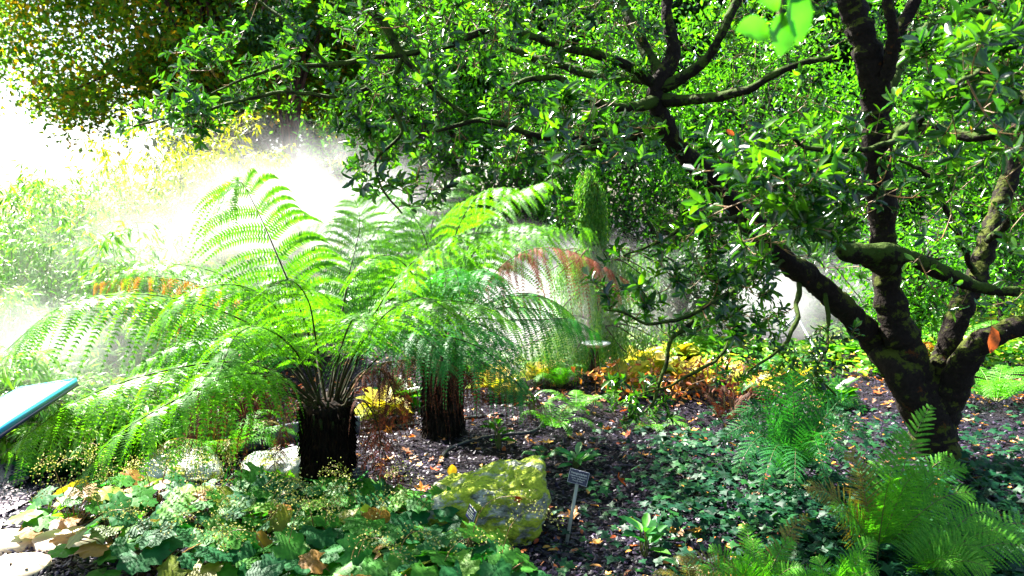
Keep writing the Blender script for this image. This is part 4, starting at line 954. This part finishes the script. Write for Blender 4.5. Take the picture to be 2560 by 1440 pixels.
# edging strip behind the left boulders
g = Geo(); P = spline([gp(440, 1165), gp(600, 1130), gp(760, 1100), gp(900, 1075)], 24)
V = []
for p in P:
    z = gz(p[0], p[1]); V += [(p[0], p[1] - .012, z - .02), (p[0], p[1] - .012, z + .13), (p[0], p[1] + .012, z + .13), (p[0], p[1] + .012, z - .02)]
i = np.arange(23)[:, None] * 4 + np.arange(4)[None]; j = np.arange(23)[:, None] * 4 + (np.arange(4)[None] + 1) % 4
g.add(V, np.stack([i, j, j + 4, i + 4], -1).reshape(-1, 4))
tag(g.build("garden_edging", M['edging'], smooth=False), "grey blue edging strip standing in the mulch left of the front trunk", "edging")

# ------------------------------------------------------------------ broad leaved plants in the foreground
FLOWER = (np.array([(0, 0, 0), (.5, .5, .3), (1, 0, 0), (.5, -.5, .3), (.5, 0, .8)]), [np.array([(0, 1, 4), (1, 2, 4), (2, 3, 4), (3, 0, 4)])])
def broad_plant(px, py, label, seed, n=20, size=.13, r=.22, h=.22, mt='broad', sprays=0, yel=0):
    rg = np.random.default_rng(seed); b = gp(px, py); b[2] = gz(b[0], b[1])
    e = empty("broad_leaved_plant", b, label, "leafy plant", "broad leaved plants in the front bed")
    gs = Geo(); sets = {mt: [], 'broad_yel': []}
    for k in range(n):
        a = k * 2.4 + rg.uniform(-.3, .3); q = r * math.sqrt((k + .5) / n) * rg.uniform(.85, 1.1)
        z = h * (1.05 - .6 * (q / r) ** 2) * rg.uniform(.8, 1.1)
        tip = b + [math.cos(a) * q, math.sin(a) * q * .9, z]
        hd = np.array([math.cos(a), math.sin(a), 0])
        gs.tube(spline([b + hd * .01, b + hd * q * .4 + [0, 0, z * .7], tip], 6), .0028, 5, cap=False)
        D = hd + [rg.normal(0, .3), rg.normal(0, .3) - .25, rg.uniform(-.6, .05)]
        N = np.array([rg.normal(0, .25), rg.normal(0, .25) - .35, 1.0]) + hd * .35
        sets['broad_yel' if rg.random() < yel else mt].append((tip, D, N, size * rg.uniform(.7, 1.2), rg.integers(4)))
    gs.build("stem", M['stem_b'], e)
    for km, lst in sets.items():
        if not lst: continue
        g = Geo()
        for v in range(4):
            s_ = [x for x in lst if x[4] == v]
            if s_:
                L = np.array([x[3] for x in s_]); scatter(g, LOBED[v], np.array([x[0] for x in s_]), np.array([x[1] for x in s_]), np.array([x[2] for x in s_]), L, L)
        g.build("foliage", M[km], e)
    for k in range(sprays):
        a = rg.uniform(0, 6.28); hd = np.array([math.cos(a), math.sin(a) * .6, 0]); H = h + rg.uniform(.06, .22)
        tp = b + hd * rg.uniform(.15, .38) + [0, 0, H * .8]
        cv = spline([b, b + hd * .08 + [0, 0, H * .8], b * .35 + tp * .65 + [0, 0, H * .45], tp], 18)
        g = Geo(); g.tube(cv, np.linspace(.0022, .001, 18), 4, cap=False); m = 90
        i = rg.integers(9, 18, m); P = cv[i] + rg.normal(0, 1, (m, 3)) * (np.array([.032, .032, .026]) * (1.15 - (i[:, None] - 9) / 12))
        o = g.build("flower_stalk", M['stem_r'], e)
        g = Geo(); scatter(g, FLOWER, P, rdir(rg, m), rdir(rg, m), rg.uniform(.005, .011, m), rg.uniform(.005, .010, m)); g.build("blossom", M['cream'], o)
    return e
BP = [
 (900, 1300, "green lobed plant hiding part of the small label by the front trunk", 20, .15, 0, 0.0, 1),
 (1060, 1335, "glossy dark green lobed plant left of the boulder", 18, .12, 0, 0.05, 2),
 (1160, 1440, "fresh green lobed plant around the foot of the blue black label", 18, .11, 0, .05, 2),
 (1230, 1500, "blue green lobed plant in front of the boulder at the bottom edge", 16, .12, 0, 0, 1),
 (700, 1275, "large leaved green plant in front of the pale mossy boulder", 20, .15, 0, 0, 2),
 (790, 1290, "dark green lobed plant at the foot of the front fern trunk", 16, .13, 0, 0, 1),
 (930, 1385, "lobed plant with one big yellow leaf under cream flower sprays", 20, .15, .25, .3, 5),
 (1080, 1500, "lobed plant with yellow and red tinged leaf at the bottom edge", 16, .14, .2, .3, 1),
 (800, 1400, "green plant with dense cream flower sprays left of the yellow leaf", 20, .12, .1, .1, 6),
 (650, 1370, "leafy plant with pink brown withered sprays in the middle of the bed", 20, .12, .2, .15, 5),
 (520, 1330, "low leafy plant with cream sprays below the drooping front frond", 18, .11, .2, .2, 6),
 (390, 1290, "pale leafy plant with tiny flowers below the lightened pale boulder", 16, .10, .3, .3, 6),
 (290, 1280, "yellow flecked plant with tiny blossoms beside the path", 16, .10, .35, .35, 6),
 (190, 1340, "plant with broad yellow and brown leaves at the edge of the path", 14, .12, .5, .8, 2),
 (290, 1420, "plant with large tan and green leaves near the lower left corner", 16, .12, .35, .6, 2),
 (400, 1440, "silvery green plant at the bottom edge right of the tan leaves", 18, .12, .2, .15, 3),
 (550, 1470, "grey green leafy plant at the bottom edge under brown sprays", 18, .12, .2, .1, 3),
 (700, 1480, "shining green plant at the bottom edge below the centre of the bed", 18, .13, .1, .05, 3),
 (860, 1490, "green plant with pale lit leaves at the bottom edge below the yellow leaf", 18, .13, .1, .05, 3),
 (970, 1470, "green toothed leaf plant between the yellow leaf and the label", 16, .12, .1, .05, 2),
 (590, 1260, "broad dark leaf plant against the shaded face of the pale boulder", 12, .13, .1, .0, 1),
]
for k, (px, py, lb, n, size, yel, _, sp) in enumerate(BP):
    bp_ = broad_plant(px, py, lb, 300 + k, n=int(n * 1.25), size=size * 1.15, r=.25, h=.19 if py > 1300 else .16, yel=yel, sprays=max(1, int(sp * .7)))
    if 'one big yellow leaf' in lb:
        g = Geo(); scatter(g, LOBED[1], at(905, 1330, 3.72)[None], np.array([[.15, .15, 1.0]]), np.array([[-.3, -1, .5]]), .24, .24); g.build('large_leaf', M['broad_yel2'], bp_)
# hosta like plants at the left edge and the variegated one behind the label
def strap_plant(name, px, py, label, seed, n, L, wd, mt, h, group=None, cat="leafy plant"):
    rg = np.random.default_rng(seed); b = gp(px, py); b[2] = gz(b[0], b[1]); e = empty(name, b, label, cat, group)
    g = Geo()
    gs = Geo()
    for k in range(n):
        a = k * 2.4; hd = np.array([math.cos(a), math.sin(a), 0]); p = b + hd * .02 + [0, 0, h * rg.uniform(.3, .9)]
        gs.tube([b, b * .5 + p * .5 + hd * .01, p], .0025, 4, cap=False)
        scatter(g, LEAF, p[None], (hd + [0, 0, rg.uniform(-.1, .9)])[None], (hd * -.4 + [0, -.2, 1])[None], L * rg.uniform(.75, 1.15), L * wd)
    gs.build("stem", M['stem_g'], e); g.build("foliage", M[mt], e); return e
M['varieg'] = leaf_mat("striped_leaf", [(.03, .2, .05), (.06, .28, .06), (.5, .6, .35)], rough=.3, trans=.35, tint=(1.2, 1.5, .7))
strap_plant("striped_leaf_plant", 1440, 1165, "small plant with green and white striped leaves behind the fairy bells label", 400, 16, .13, .34, 'varieg', .10)
strap_plant("broad_leaved_plant", 95, 1200, "oval leaved plant with an orange tipped leaf beside the path", 401, 9, .20, .42, 'broad', .05)
strap_plant("broad_leaved_plant", 200, 1180, "oval leaved green plant under the drooping fern frond", 402, 9, .18, .42, 'broad', .05)
strap_plant("shrub_seedling", 1610, 1365, "young shrub with pale green oval leaves in the ivy and mulch", 403, 13, .12, .36, 'broad', .16)
strap_plant("shrub_seedling", 1700, 1420, "low striped leaf seedling on reddish stem in the mulch", 404, 7, .09, .34, 'varieg', .10)
strap_plant("shrub_seedling", 2180, 1425, "dark blue green oval leaved seedling between the ferns", 405, 6, .09, .5, 'ivy', .14)
strap_plant("young_plant", 1245, 1120, "slender young plant with palmate leaves on the open mulch", 406, 12, .10, .42, 'wood_lit', .22)
strap_plant("young_plant", 1330, 1050, "leafy green seedling behind the curved black hose", 407, 12, .08, .4, 'wood_lit', .18)
strap_plant("grass_tuft", 120, 1320, "small tuft of grassy leaves at the edge of the path", 408, 14, .14, .10, 'bamboo', .03)
strap_plant("dark_leaved_sprig", 1690, 1165, "little sprig with dark oval leaves on open mulch", 409, 8, .06, .4, 'ivy', .06)
# yellow bed in the distance
YB = [(1560, 985, "yellow leaved hosta at the left end of the far bed"), (1640, 960, "yellow hosta behind the hanging twig"), (1720, 975, "pale yellow hosta in the middle of the far bed"),
      (1800, 960, "yellow hosta in front of the tripod"), (1880, 985, "green yellow hosta left of the dark ferns"), (1600, 915, "distant yellow green hosta in mist"), (1700, 900, "distant lime hosta in mist beyond the yellow bed"),
      (1800, 900, "distant bright lime hosta near the tripod"), (1900, 905, "large lime green leaved clump right of the tripod"), (1450, 930, "pale hosta in mist left of the conifer trunk"),
      (1350, 960, "yellow hosta half lost in mist behind the second fern"), (1240, 1000, "pale yellow hosta right of the second fern trunk"), (1000, 1010, "green hosta between the two fern trunks"),
      (960, 1040, "small yellow green plant between the two fern trunks"), (2000, 950, "yellow leaved clump behind the dark shuttlecock fern"), (2080, 1000, "lime clump beneath the leaning limb"), (1170, 950, "pale plant in mist behind the second trunk")]
YB += [(2150, 900, 'lime leaved clump seen through the fork of the tree'), (2230, 935, 'green leafy clump against the back of the mossy trunk'), (2440, 905, 'broad green clump under the lowest right limb'), (2540, 900, 'leafy green clump at the right edge behind the tree'), (1960, 905, 'bright leafy clump at the tripod feet'), (2060, 900, 'green clump right of the tripod feet')]
for k, (px, py, lb) in enumerate(YB):
    strap_plant("hosta", px, py, lb, 420 + k if k < 28 else 480 + k, 28, .24, .5, 'hosta_yel' if k not in (7, 8, 12, 15, 16) and k < 17 else 'wood_lit', .14, group="yellowing hostas in the far bed")
rg = np.random.default_rng(450)
for k, (px, py, lb) in enumerate([(1770, 1000, "red brown withered clump among yellow leaves"), (1680, 1010, "reddish dry stems beside the hanging twig tips"), (1840, 1030, "purple brown withered clump by the black pipe"), (700, 1060, "dry brown stems behind the left boulders"), (1560, 1000, "rusty dry clump at the conifer foot")]):
    b = gp(px, py); b[2] = gz(b[0], b[1]); e = empty("withered_plant", b, lb, "dead plant", "withered plants among the mulch")
    g = Geo(); P = []
    for i in range(26):
        h = rg.normal(0, .12, 3) * [1, 1, 0]; t = b + h * 1.6 + [0, 0, rg.uniform(.1, .3)]; g.tube(spline([b + h * .4, (b + t) / 2 + [0, 0, .04], t], 6), .003, 4, cap=False); P += [t + rg.normal(0, .03, 3) for _ in range(5)]
    g.build("stem", M['stem_b'], e); P = np.array(P); n = len(P)
    g = Geo(); scatter(g, LEAF, P, rdir(rg, n) + [0, 0, -.5], rdir(rg, n), .06, .025); g.build("foliage", M['fern_dead' if k in (2, 3) else 'litter'], e)
# single large fallen leaves worth naming
def one_leaf(p, D, N, L, W, mt, label, tpl=MAPLE):
    e = empty("fallen_leaf", p, label, "fallen leaf"); g = Geo(); D = np.array(D, float); scatter(g, tpl, np.array([p]), D[None], np.array([N], float), L, W); g.build("blade", M[mt], e)
    g = Geo(); d = D / np.linalg.norm(D); p = np.array(p); g.tube([p, p - d * L * .25, p - d * L * .5 + [0, 0, -.005]], .0015, 5); g.build("stalk", M['stem_b'], e)
M['leaf_rust'] = leaf_mat("rust_leaf", [(.35, .09, .02), (.42, .12, .03)], rough=.5, trans=.3, tint=(1.3, 1, .7))
M['leaf_red'] = leaf_mat("red_leaf", [(.25, .03, .01), (.3, .04, .01)], rough=.4, trans=.1)
M['leaf_tan'] = leaf_mat("tan_leaf", [(.28, .2, .15), (.33, .24, .18)], rough=.5, trans=.2)
one_leaf(at(2478, 815, 3.6), (.1, 0, -1), (.3, -1, 0), .13, .075, 'leaf_rust', "large rust coloured dead leaf caught in the twigs at the right", LEAF)
one_leaf(at(1295, 1246, Yb - .09), (.2, -.2, .6), (.1, -1, .5), .05, .05, 'leaf_red', "curled red leaf on the face of the mossy boulder")
one_leaf(at(1188, 1318, 3.55), (.7, -.3, -.8), (.3, -1, .5), .11, .05, 'leaf_tan', "tan dry leaf beside the blue black label", LEAF)
one_leaf(at(1052, 185, 3.7), (.1, 0, -1), (.3, -1, 0), .05, .035, 'leaf_rust', "small orange dead leaf caught in the upper branches")
one_leaf(at(1812, 325, 4.3), (.8, 0, -.4), (.3, -1, 0), .06, .03, 'leaf_rust', "orange red leaf lodged beside the leaning mossy limb", LEAF)
M['leaf_yel'] = leaf_mat("yellow_leaf", [(.7, .45, .02), (.7, .4, .03)], rough=.5, trans=.3, tint=(1, 1, .5))
one_leaf(at(2432, 300, 3.1), (0, 0, -1), (.3, -1, 0), .05, .03, 'leaf_yel', "single yellow leaf among dark leaves at the right", LEAF)
one_leaf(at(1130, 1160, 4.35), (0, -.1, -1), (.3, -1, .2), .07, .06, 'leaf_yel', "curled yellow leaf drooping on a dry stem above the boulder", LEAF)

# ------------------------------------------------------------------ plant labels
def text_mesh(name, body, size, mtx, m, parent, spacing=1.0):
    cu = bpy.data.curves.new(name, 'FONT'); cu.body = body; cu.size = size; cu.align_x = 'CENTER'; cu.align_y = 'CENTER'; cu.space_line = spacing; cu.extrude = .0003
    tmp = bpy.data.objects.new("tmp", cu); C.objects.link(tmp); bpy.context.view_layer.update()
    me = bpy.data.meshes.new_from_object(tmp.evaluated_get(bpy.context.evaluated_depsgraph_get())); bpy.data.objects.remove(tmp)
    me.name = name; me.transform(mtx); me.materials.clear(); me.materials.append(m)
    o = bpy.data.objects.new(name, me); C.objects.link(o); o.parent = parent; return o
from mathutils import Matrix
def plant_label(cen, foot, wd, ht, X_, N_, plate, label, lines, bars=False, stake=True):
    """X_: direction of the writing, N_: facing direction"""
    cen = Vector(cen); foot = Vector(foot); X_ = Vector(X_).normalized(); N_ = Vector(N_); N_ = (N_ - X_ * N_.dot(X_)).normalized(); Y_ = N_.cross(X_)
    e = empty("plant_label", foot, label, "plant label", "plant labels on stakes")
    rel = cen - foot
    mt = Matrix((( X_.x, Y_.x, N_.x, rel.x), (X_.y, Y_.y, N_.y, rel.y), (X_.z, Y_.z, N_.z, rel.z), (0, 0, 0, 1)))
    def box(nm, sx, sy, sz, oz, m):
        import bmesh
        bm = bmesh.new(); bmesh.ops.create_cube(bm, size=1); bmesh.ops.scale(bm, vec=(sx, sy, sz), verts=bm.verts); bmesh.ops.translate(bm, vec=(0, 0, oz), verts=bm.verts)
        bmesh.ops.bevel(bm, geom=list(bm.edges), offset=min(sz * .3, .0008), segments=1, affect='EDGES'); bm.transform(mt)
        me = bpy.data.meshes.new(nm); bm.to_mesh(me); bm.free(); me.materials.append(m); o = bpy.data.objects.new(nm, me); C.objects.link(o); o.parent = e; return o
    box("backing_plate", wd, ht, .003, 0, M['plate_edge']); pl_ = box("plate", wd - .0035, ht - .0035, .002, .002, plate)
    z0 = .0034
    import bmesh
    for sy in (1, -1):
        bm = bmesh.new(); bmesh.ops.create_cone(bm, segments=12, radius1=.002, radius2=.0015, depth=.001, cap_ends=True); bmesh.ops.translate(bm, vec=(0, sy * ht * .43, z0), verts=bm.verts); bm.transform(mt)
        me = bpy.data.meshes.new("rivet"); bm.to_mesh(me); bm.free(); me.materials.append(M['plate_edge']); o = bpy.data.objects.new("rivet", me); C.objects.link(o); o.parent = e
    for (body, size, yy) in lines:
        if bars:
            bm = bmesh.new(); bmesh.ops.create_cube(bm, size=1); bmesh.ops.scale(bm, vec=(body * wd, size, .0006), verts=bm.verts); bm.transform(mt @ Matrix.Translation((0, yy * ht, z0)))
            me = bpy.data.meshes.new("lettering"); bm.to_mesh(me); bm.free(); me.materials.append(M['letter']); o = bpy.data.objects.new("lettering", me); C.objects.link(o); o.parent = pl_
        else: text_mesh("lettering", body, size, mt @ Matrix.Translation((0, yy * ht, z0)), M['letter'], pl_)
    # flat stake
    top = rel - Y_ * (ht * .3) - N_ * .003; ax = top.normalized(); s = X_ * .0085
    s = (s - ax * s.dot(ax)).normalized() * .0085; nn = ax.cross(s).normalized() * .0018
    g = Geo(); V = []
    for p in (Vector((0, 0, -.08)), top): 
        for a, b in ((-1, -1), (1, -1), (1, 1), (-1, 1)): V.append(np.array(p + s * a + nn * b) + np.array(foot))
    g.add(V, np.array([(0, 1, 5, 4), (1, 2, 6, 5), (2, 3, 7, 6), (3, 0, 4, 7), (4, 5, 6, 7), (3, 2, 1, 0)])); g.build("stake", M['stake'], e, smooth=False)
f1 = gp(1413, 1340); Yl = f1[1]
c1 = at(1446, 1193, Yl + .02)
plant_label(c1, f1, .098, .068, at(1473, 1182, Yl + .01) - at(1425, 1169, Yl + .03), (-.05, -1, .35), M['black_plate'], "black plant label reading Feenglöckchen on a long leaning metal stake",
            [("Feenglöckchen", .0135, .24), ("Disporum longistylum", .0092, .05), ("Familie: Colchicaceae", .0078, -.12), ("Herkunft: China", .0078, -.28)])
f2 = gp(1170, 1395); Y2 = f2[1]
plant_label(at(1178, 1284, Y2), f2, .085, .060, (.42, -.9, -.12), (-.72, -.62, .25), M['blue_plate'], "blue black plant label turned sideways on a thin stake before the mossy boulder",
            [(.55, .006, .26), (.8, .004, .06), (.8, .0035, -.10), (.8, .0035, -.24)], bars=True)
f3 = gp(905, 1245); Y3 = f3[1]
plant_label(at(899, 1184, Y3), f3, .098, .068, at(915, 1158, Y3) - at(876, 1166, Y3), (0, -1, .3), M['black_plate'], "small black plant label beside the front fern trunk, half hidden by a green leaf",
            [("Australischer Taschenfarn", .0078, .2), ("Dicksonia antarctica", .0078, -.05)])

# ------------------------------------------------------------------ tilted information board at left
A_ = np.array([-1.91, 3.45, .85]); D_ = np.array([-2.47, 3.94, .70]); AB = np.array([.286, -1.3, 0]); B_ = A_ + AB; C_ = D_ + AB
e = empty("information_board", ((A_ + C_) / 2)[:2].tolist() + [0], "white tilted information board with a blue frame at the left edge", "information board")
def slab_geo(quad, th, lift=0.0, inset=0.0):
    q_ = np.array(quad); n_ = nz(np.cross(q_[1] - q_[0], q_[3] - q_[0])); n_ = n_ if n_[2] > 0 else -n_
    c = q_.mean(0); q_ = q_ + nz(c - q_) * inset
    V = np.vstack([q_ + n_ * lift, q_ + n_ * (lift + th)])
    return V, [(0, 1, 5, 4), (1, 2, 6, 5), (2, 3, 7, 6), (3, 0, 4, 7), (4, 5, 6, 7), (3, 2, 1, 0)]
g = Geo()
for k, (a, b) in enumerate(((A_, B_), (B_, C_), (C_, D_), (D_, A_))):
    dd = nz(b - a); inn = nz((A_ + C_) / 2 - (a + b) / 2); inn = nz(inn - dd * np.dot(inn, dd))
    ins = .016 if k % 2 else 0
    V, F = slab_geo([a + dd * ins, b - dd * ins, b - dd * ins + inn * .016, a + dd * ins + inn * .016], .022); g.add(V, np.array(F))
g.build("frame", M['cyan_paint'], e, smooth=False)
g = Geo(); V, F = slab_geo([A_, B_, C_, D_], .012, .006, .024); g.add(V, np.array(F)); g.build("panel", M['white_paint'], e, smooth=False)
g = Geo(); V, F = slab_geo([A_, B_, C_, D_], .012, -.014, .002); g.add(V, np.array(F)); g.build("backing_tray", M['navy'], e, smooth=False)
for t in (.82, 1.0):
    p = (A_ + D_) / 2 + AB * t; g = Geo(); g.tube([[p[0], p[1], -.05], [p[0], p[1], p[2] - .015]], .022, 10); g.build("post", M['navy'], e)

# ------------------------------------------------------------------ hoses, stakes, tripod and dish
def hose(pts, r, label, z=.012):
    P = np.array([gp(*p) for p in pts]); P[:, 2] = gz(P[:, 0], P[:, 1]) + z; Q = spline(P, 50)
    g = Geo(); g.tube(Q, r, 10); tag(g.build("hose", M['hose']), label, "hose", "black irrigation hoses on the mulch")
hose([(1105, 1140), (1125, 1118), (1190, 1098), (1260, 1092), (1330, 1090), (1358, 1070), (1350, 1050)], .012, "curved black hose arching over open mulch above the boulder", .02)
hose([(860, 1080), (960, 1060), (1060, 1053), (1160, 1048), (1260, 1046)], .012, "black hose running behind the second fern trunk")
hose([(1480, 1005), (1600, 1004), (1700, 1000), (1780, 985), (1830, 975)], .016, "black pipe lying among yellow leaves in the far bed", .03)
# tripod for the mist nozzle
tp = at(1992, 785, 8.6)
e = empty("mist_tripod", (tp[0], tp[1], 0), "thin white metal tripod standing in mist behind the leaning limb", "tripod")
for dx, dy in ((-.62, -.35), (.12, -.5), (-.18, .5)):
    g = Geo(); f = np.array([tp[0] + dx, tp[1] + dy, 0.0]); g.tube([tp - [0, 0, .02], tp * .5 + f * .5, f], .014, 8); g.build("leg", M['metal'], e)
g = Geo(); g.tube([tp + [0, 0, -.05], tp + [0, 0, .05]], [.03, .022], 10); g.build("head", M['metal'], e)
g = Geo(); g.tube([tp, tp + [-.09, 0, -.05]], [.008, .005], 8); g.build("nozzle", M['white_matt'], e)
# shallow white dish in front of the conifer
dc = at(1490, 866, 6.9); n = 28; g = Geo(); V = []
for (rr, zz) in ((.02, 0), (.07, .004), (.125, .03), (.13, .033), (.125, .027), (.07, -.004), (.02, -.007)):
    V += [(dc[0] + rr * math.cos(2 * math.pi * i / n), dc[1] + rr * math.sin(2 * math.pi * i / n), dc[2] + zz) for i in range(n)]
i = np.arange(6)[:, None] * n; j = np.arange(n)[None]
e = empty("white_dish", (dc[0], dc[1], 0), "shallow white dish on a thin stake in front of the weeping conifer", "dish")
g.add(V, [np.stack([i + j, i + (j + 1) % n, i + n + (j + 1) % n, i + n + j], -1).reshape(-1, 4), np.array([(0, k, k + 1) for k in range(1, n - 1)])]); g.build("bowl", M['white_matt'], e)
g = Geo(); g.tube([[dc[0], dc[1], -.05], dc - [0, 0, .008]], .004, 8); g.build("stake", M['stem_b'], e)

# ------------------------------------------------------------------ drifting mist (real volumes with soft edges)
def mist_mat(name, dens, scale, lo=.36, hi=.72):
    m = bpy.data.materials.new(name); m.use_nodes = True; nt = m.node_tree; nd, lk = nt.nodes, nt.links
    nd.remove(nd["Principled BSDF"]); v = nd.new("ShaderNodeVolumePrincipled"); v.inputs["Color"].default_value = (.97, .98, 1, 1); v.inputs["Anisotropy"].default_value = .45
    tc = nd.new("ShaderNodeTexCoord"); gr = nd.new("ShaderNodeTexGradient"); gr.gradient_type = 'SPHERICAL'; lk.new(tc.outputs["Object"], gr.inputs[0])
    n = nd.new("ShaderNodeTexNoise"); n.inputs["Scale"].default_value = scale; n.inputs["Detail"].default_value = 3; n.inputs["Distortion"].default_value = .6
    g = nd.new("ShaderNodeNewGeometry"); lk.new(g.outputs["Position"], n.inputs["Vector"])
    mr = nd.new("ShaderNodeMapRange"); mr.inputs[1].default_value = lo; mr.inputs[2].default_value = hi; mr.inputs[3].default_value = .0; mr.inputs[4].default_value = 1.6; lk.new(n.outputs["Fac"], mr.inputs[0])
    a = nd.new("ShaderNodeMath"); a.operation = 'MULTIPLY'; pw_ = nd.new("ShaderNodeMath"); pw_.operation = 'POWER'; pw_.inputs[1].default_value = 1.9; lk.new(gr.outputs["Fac"], pw_.inputs[0]); lk.new(pw_.outputs[0], a.inputs[0]); lk.new(mr.outputs[0], a.inputs[1])
    b = nd.new("ShaderNodeMath"); b.operation = 'MULTIPLY'; b.inputs[1].default_value = dens; lk.new(a.outputs[0], b.inputs[0]); lk.new(b.outputs[0], v.inputs["Density"])
    lk.new(v.outputs[0], nd["Material Output"].inputs["Volume"]); return m
MM = {}
def mist(px, py, Y, rx, rz, ry, dens, label):
    key = dens
    if key not in MM: MM[key] = mist_mat("mist_%d" % len(MM), dens, 2.2)
    import bmesh
    bm = bmesh.new(); bmesh.ops.create_icosphere(bm, subdivisions=3, radius=1.0); me = bpy.data.meshes.new("mist"); bm.to_mesh(me); bm.free(); me.materials.append(MM[key])
    o = bpy.data.objects.new("mist", me); C.objects.link(o); o.location = at(px, py, Y); o.scale = (rx, ry, rz); tag(o, label, "mist", kind="stuff")
mist(440, 650, 6.8, 1.9, .95, 1.1, 1.0, "bright white mist drifting between the bamboo and the front tree fern")
mist(780, 530, 7.6, 1.7, .8, 1.1, 2.0, "white mist rolling behind the tallest upright frond")
mist(620, 400, 10.5, 2.6, .7, 1.0, .4, "thin mist rising towards the dark bush")
mist(1330, 760, 7.6, 1.7, .9, 1.0, 3.2, "white mist glowing behind the second tree fern")
mist(1850, 760, 9.6, 2.8, .85, 1.0, 2.4, "grey mist drifting across the far bed and tripod")
mist(60, 880, 5.0, 1.2, .65, .7, 1.1, "bluish mist blowing past the information board")
mist(1200, 980, 7.6, 1.8, .5, .9, 1.2, "low mist over the mulch between the trunks")
# faint moist air over the whole garden
m = bpy.data.materials.new("moist_air"); m.use_nodes = True; nd = m.node_tree.nodes; nd.remove(nd["Principled BSDF"])
v = nd.new("ShaderNodeVolumePrincipled"); v.inputs["Color"].default_value = (.95, .98, 1, 1); v.inputs["Density"].default_value = .006; v.inputs["Anisotropy"].default_value = .3
m.node_tree.links.new(v.outputs[0], nd["Material Output"].inputs["Volume"])
g = Geo(); x0, x1, y0, y1, z0, z1 = -151, 151, -31, 201, -1.2, 16
g.add([(x0, y0, z0), (x1, y0, z0), (x1, y1, z0), (x0, y1, z0), (x0, y0, z1), (x1, y0, z1), (x1, y1, z1), (x0, y1, z1)], np.array([(3, 2, 1, 0), (4, 5, 6, 7), (0, 1, 5, 4), (1, 2, 6, 5), (2, 3, 7, 6), (3, 0, 4, 7)]))
USE_HAZE = False
if USE_HAZE: tag(g.build("haze", m, smooth=False), kind="stuff")
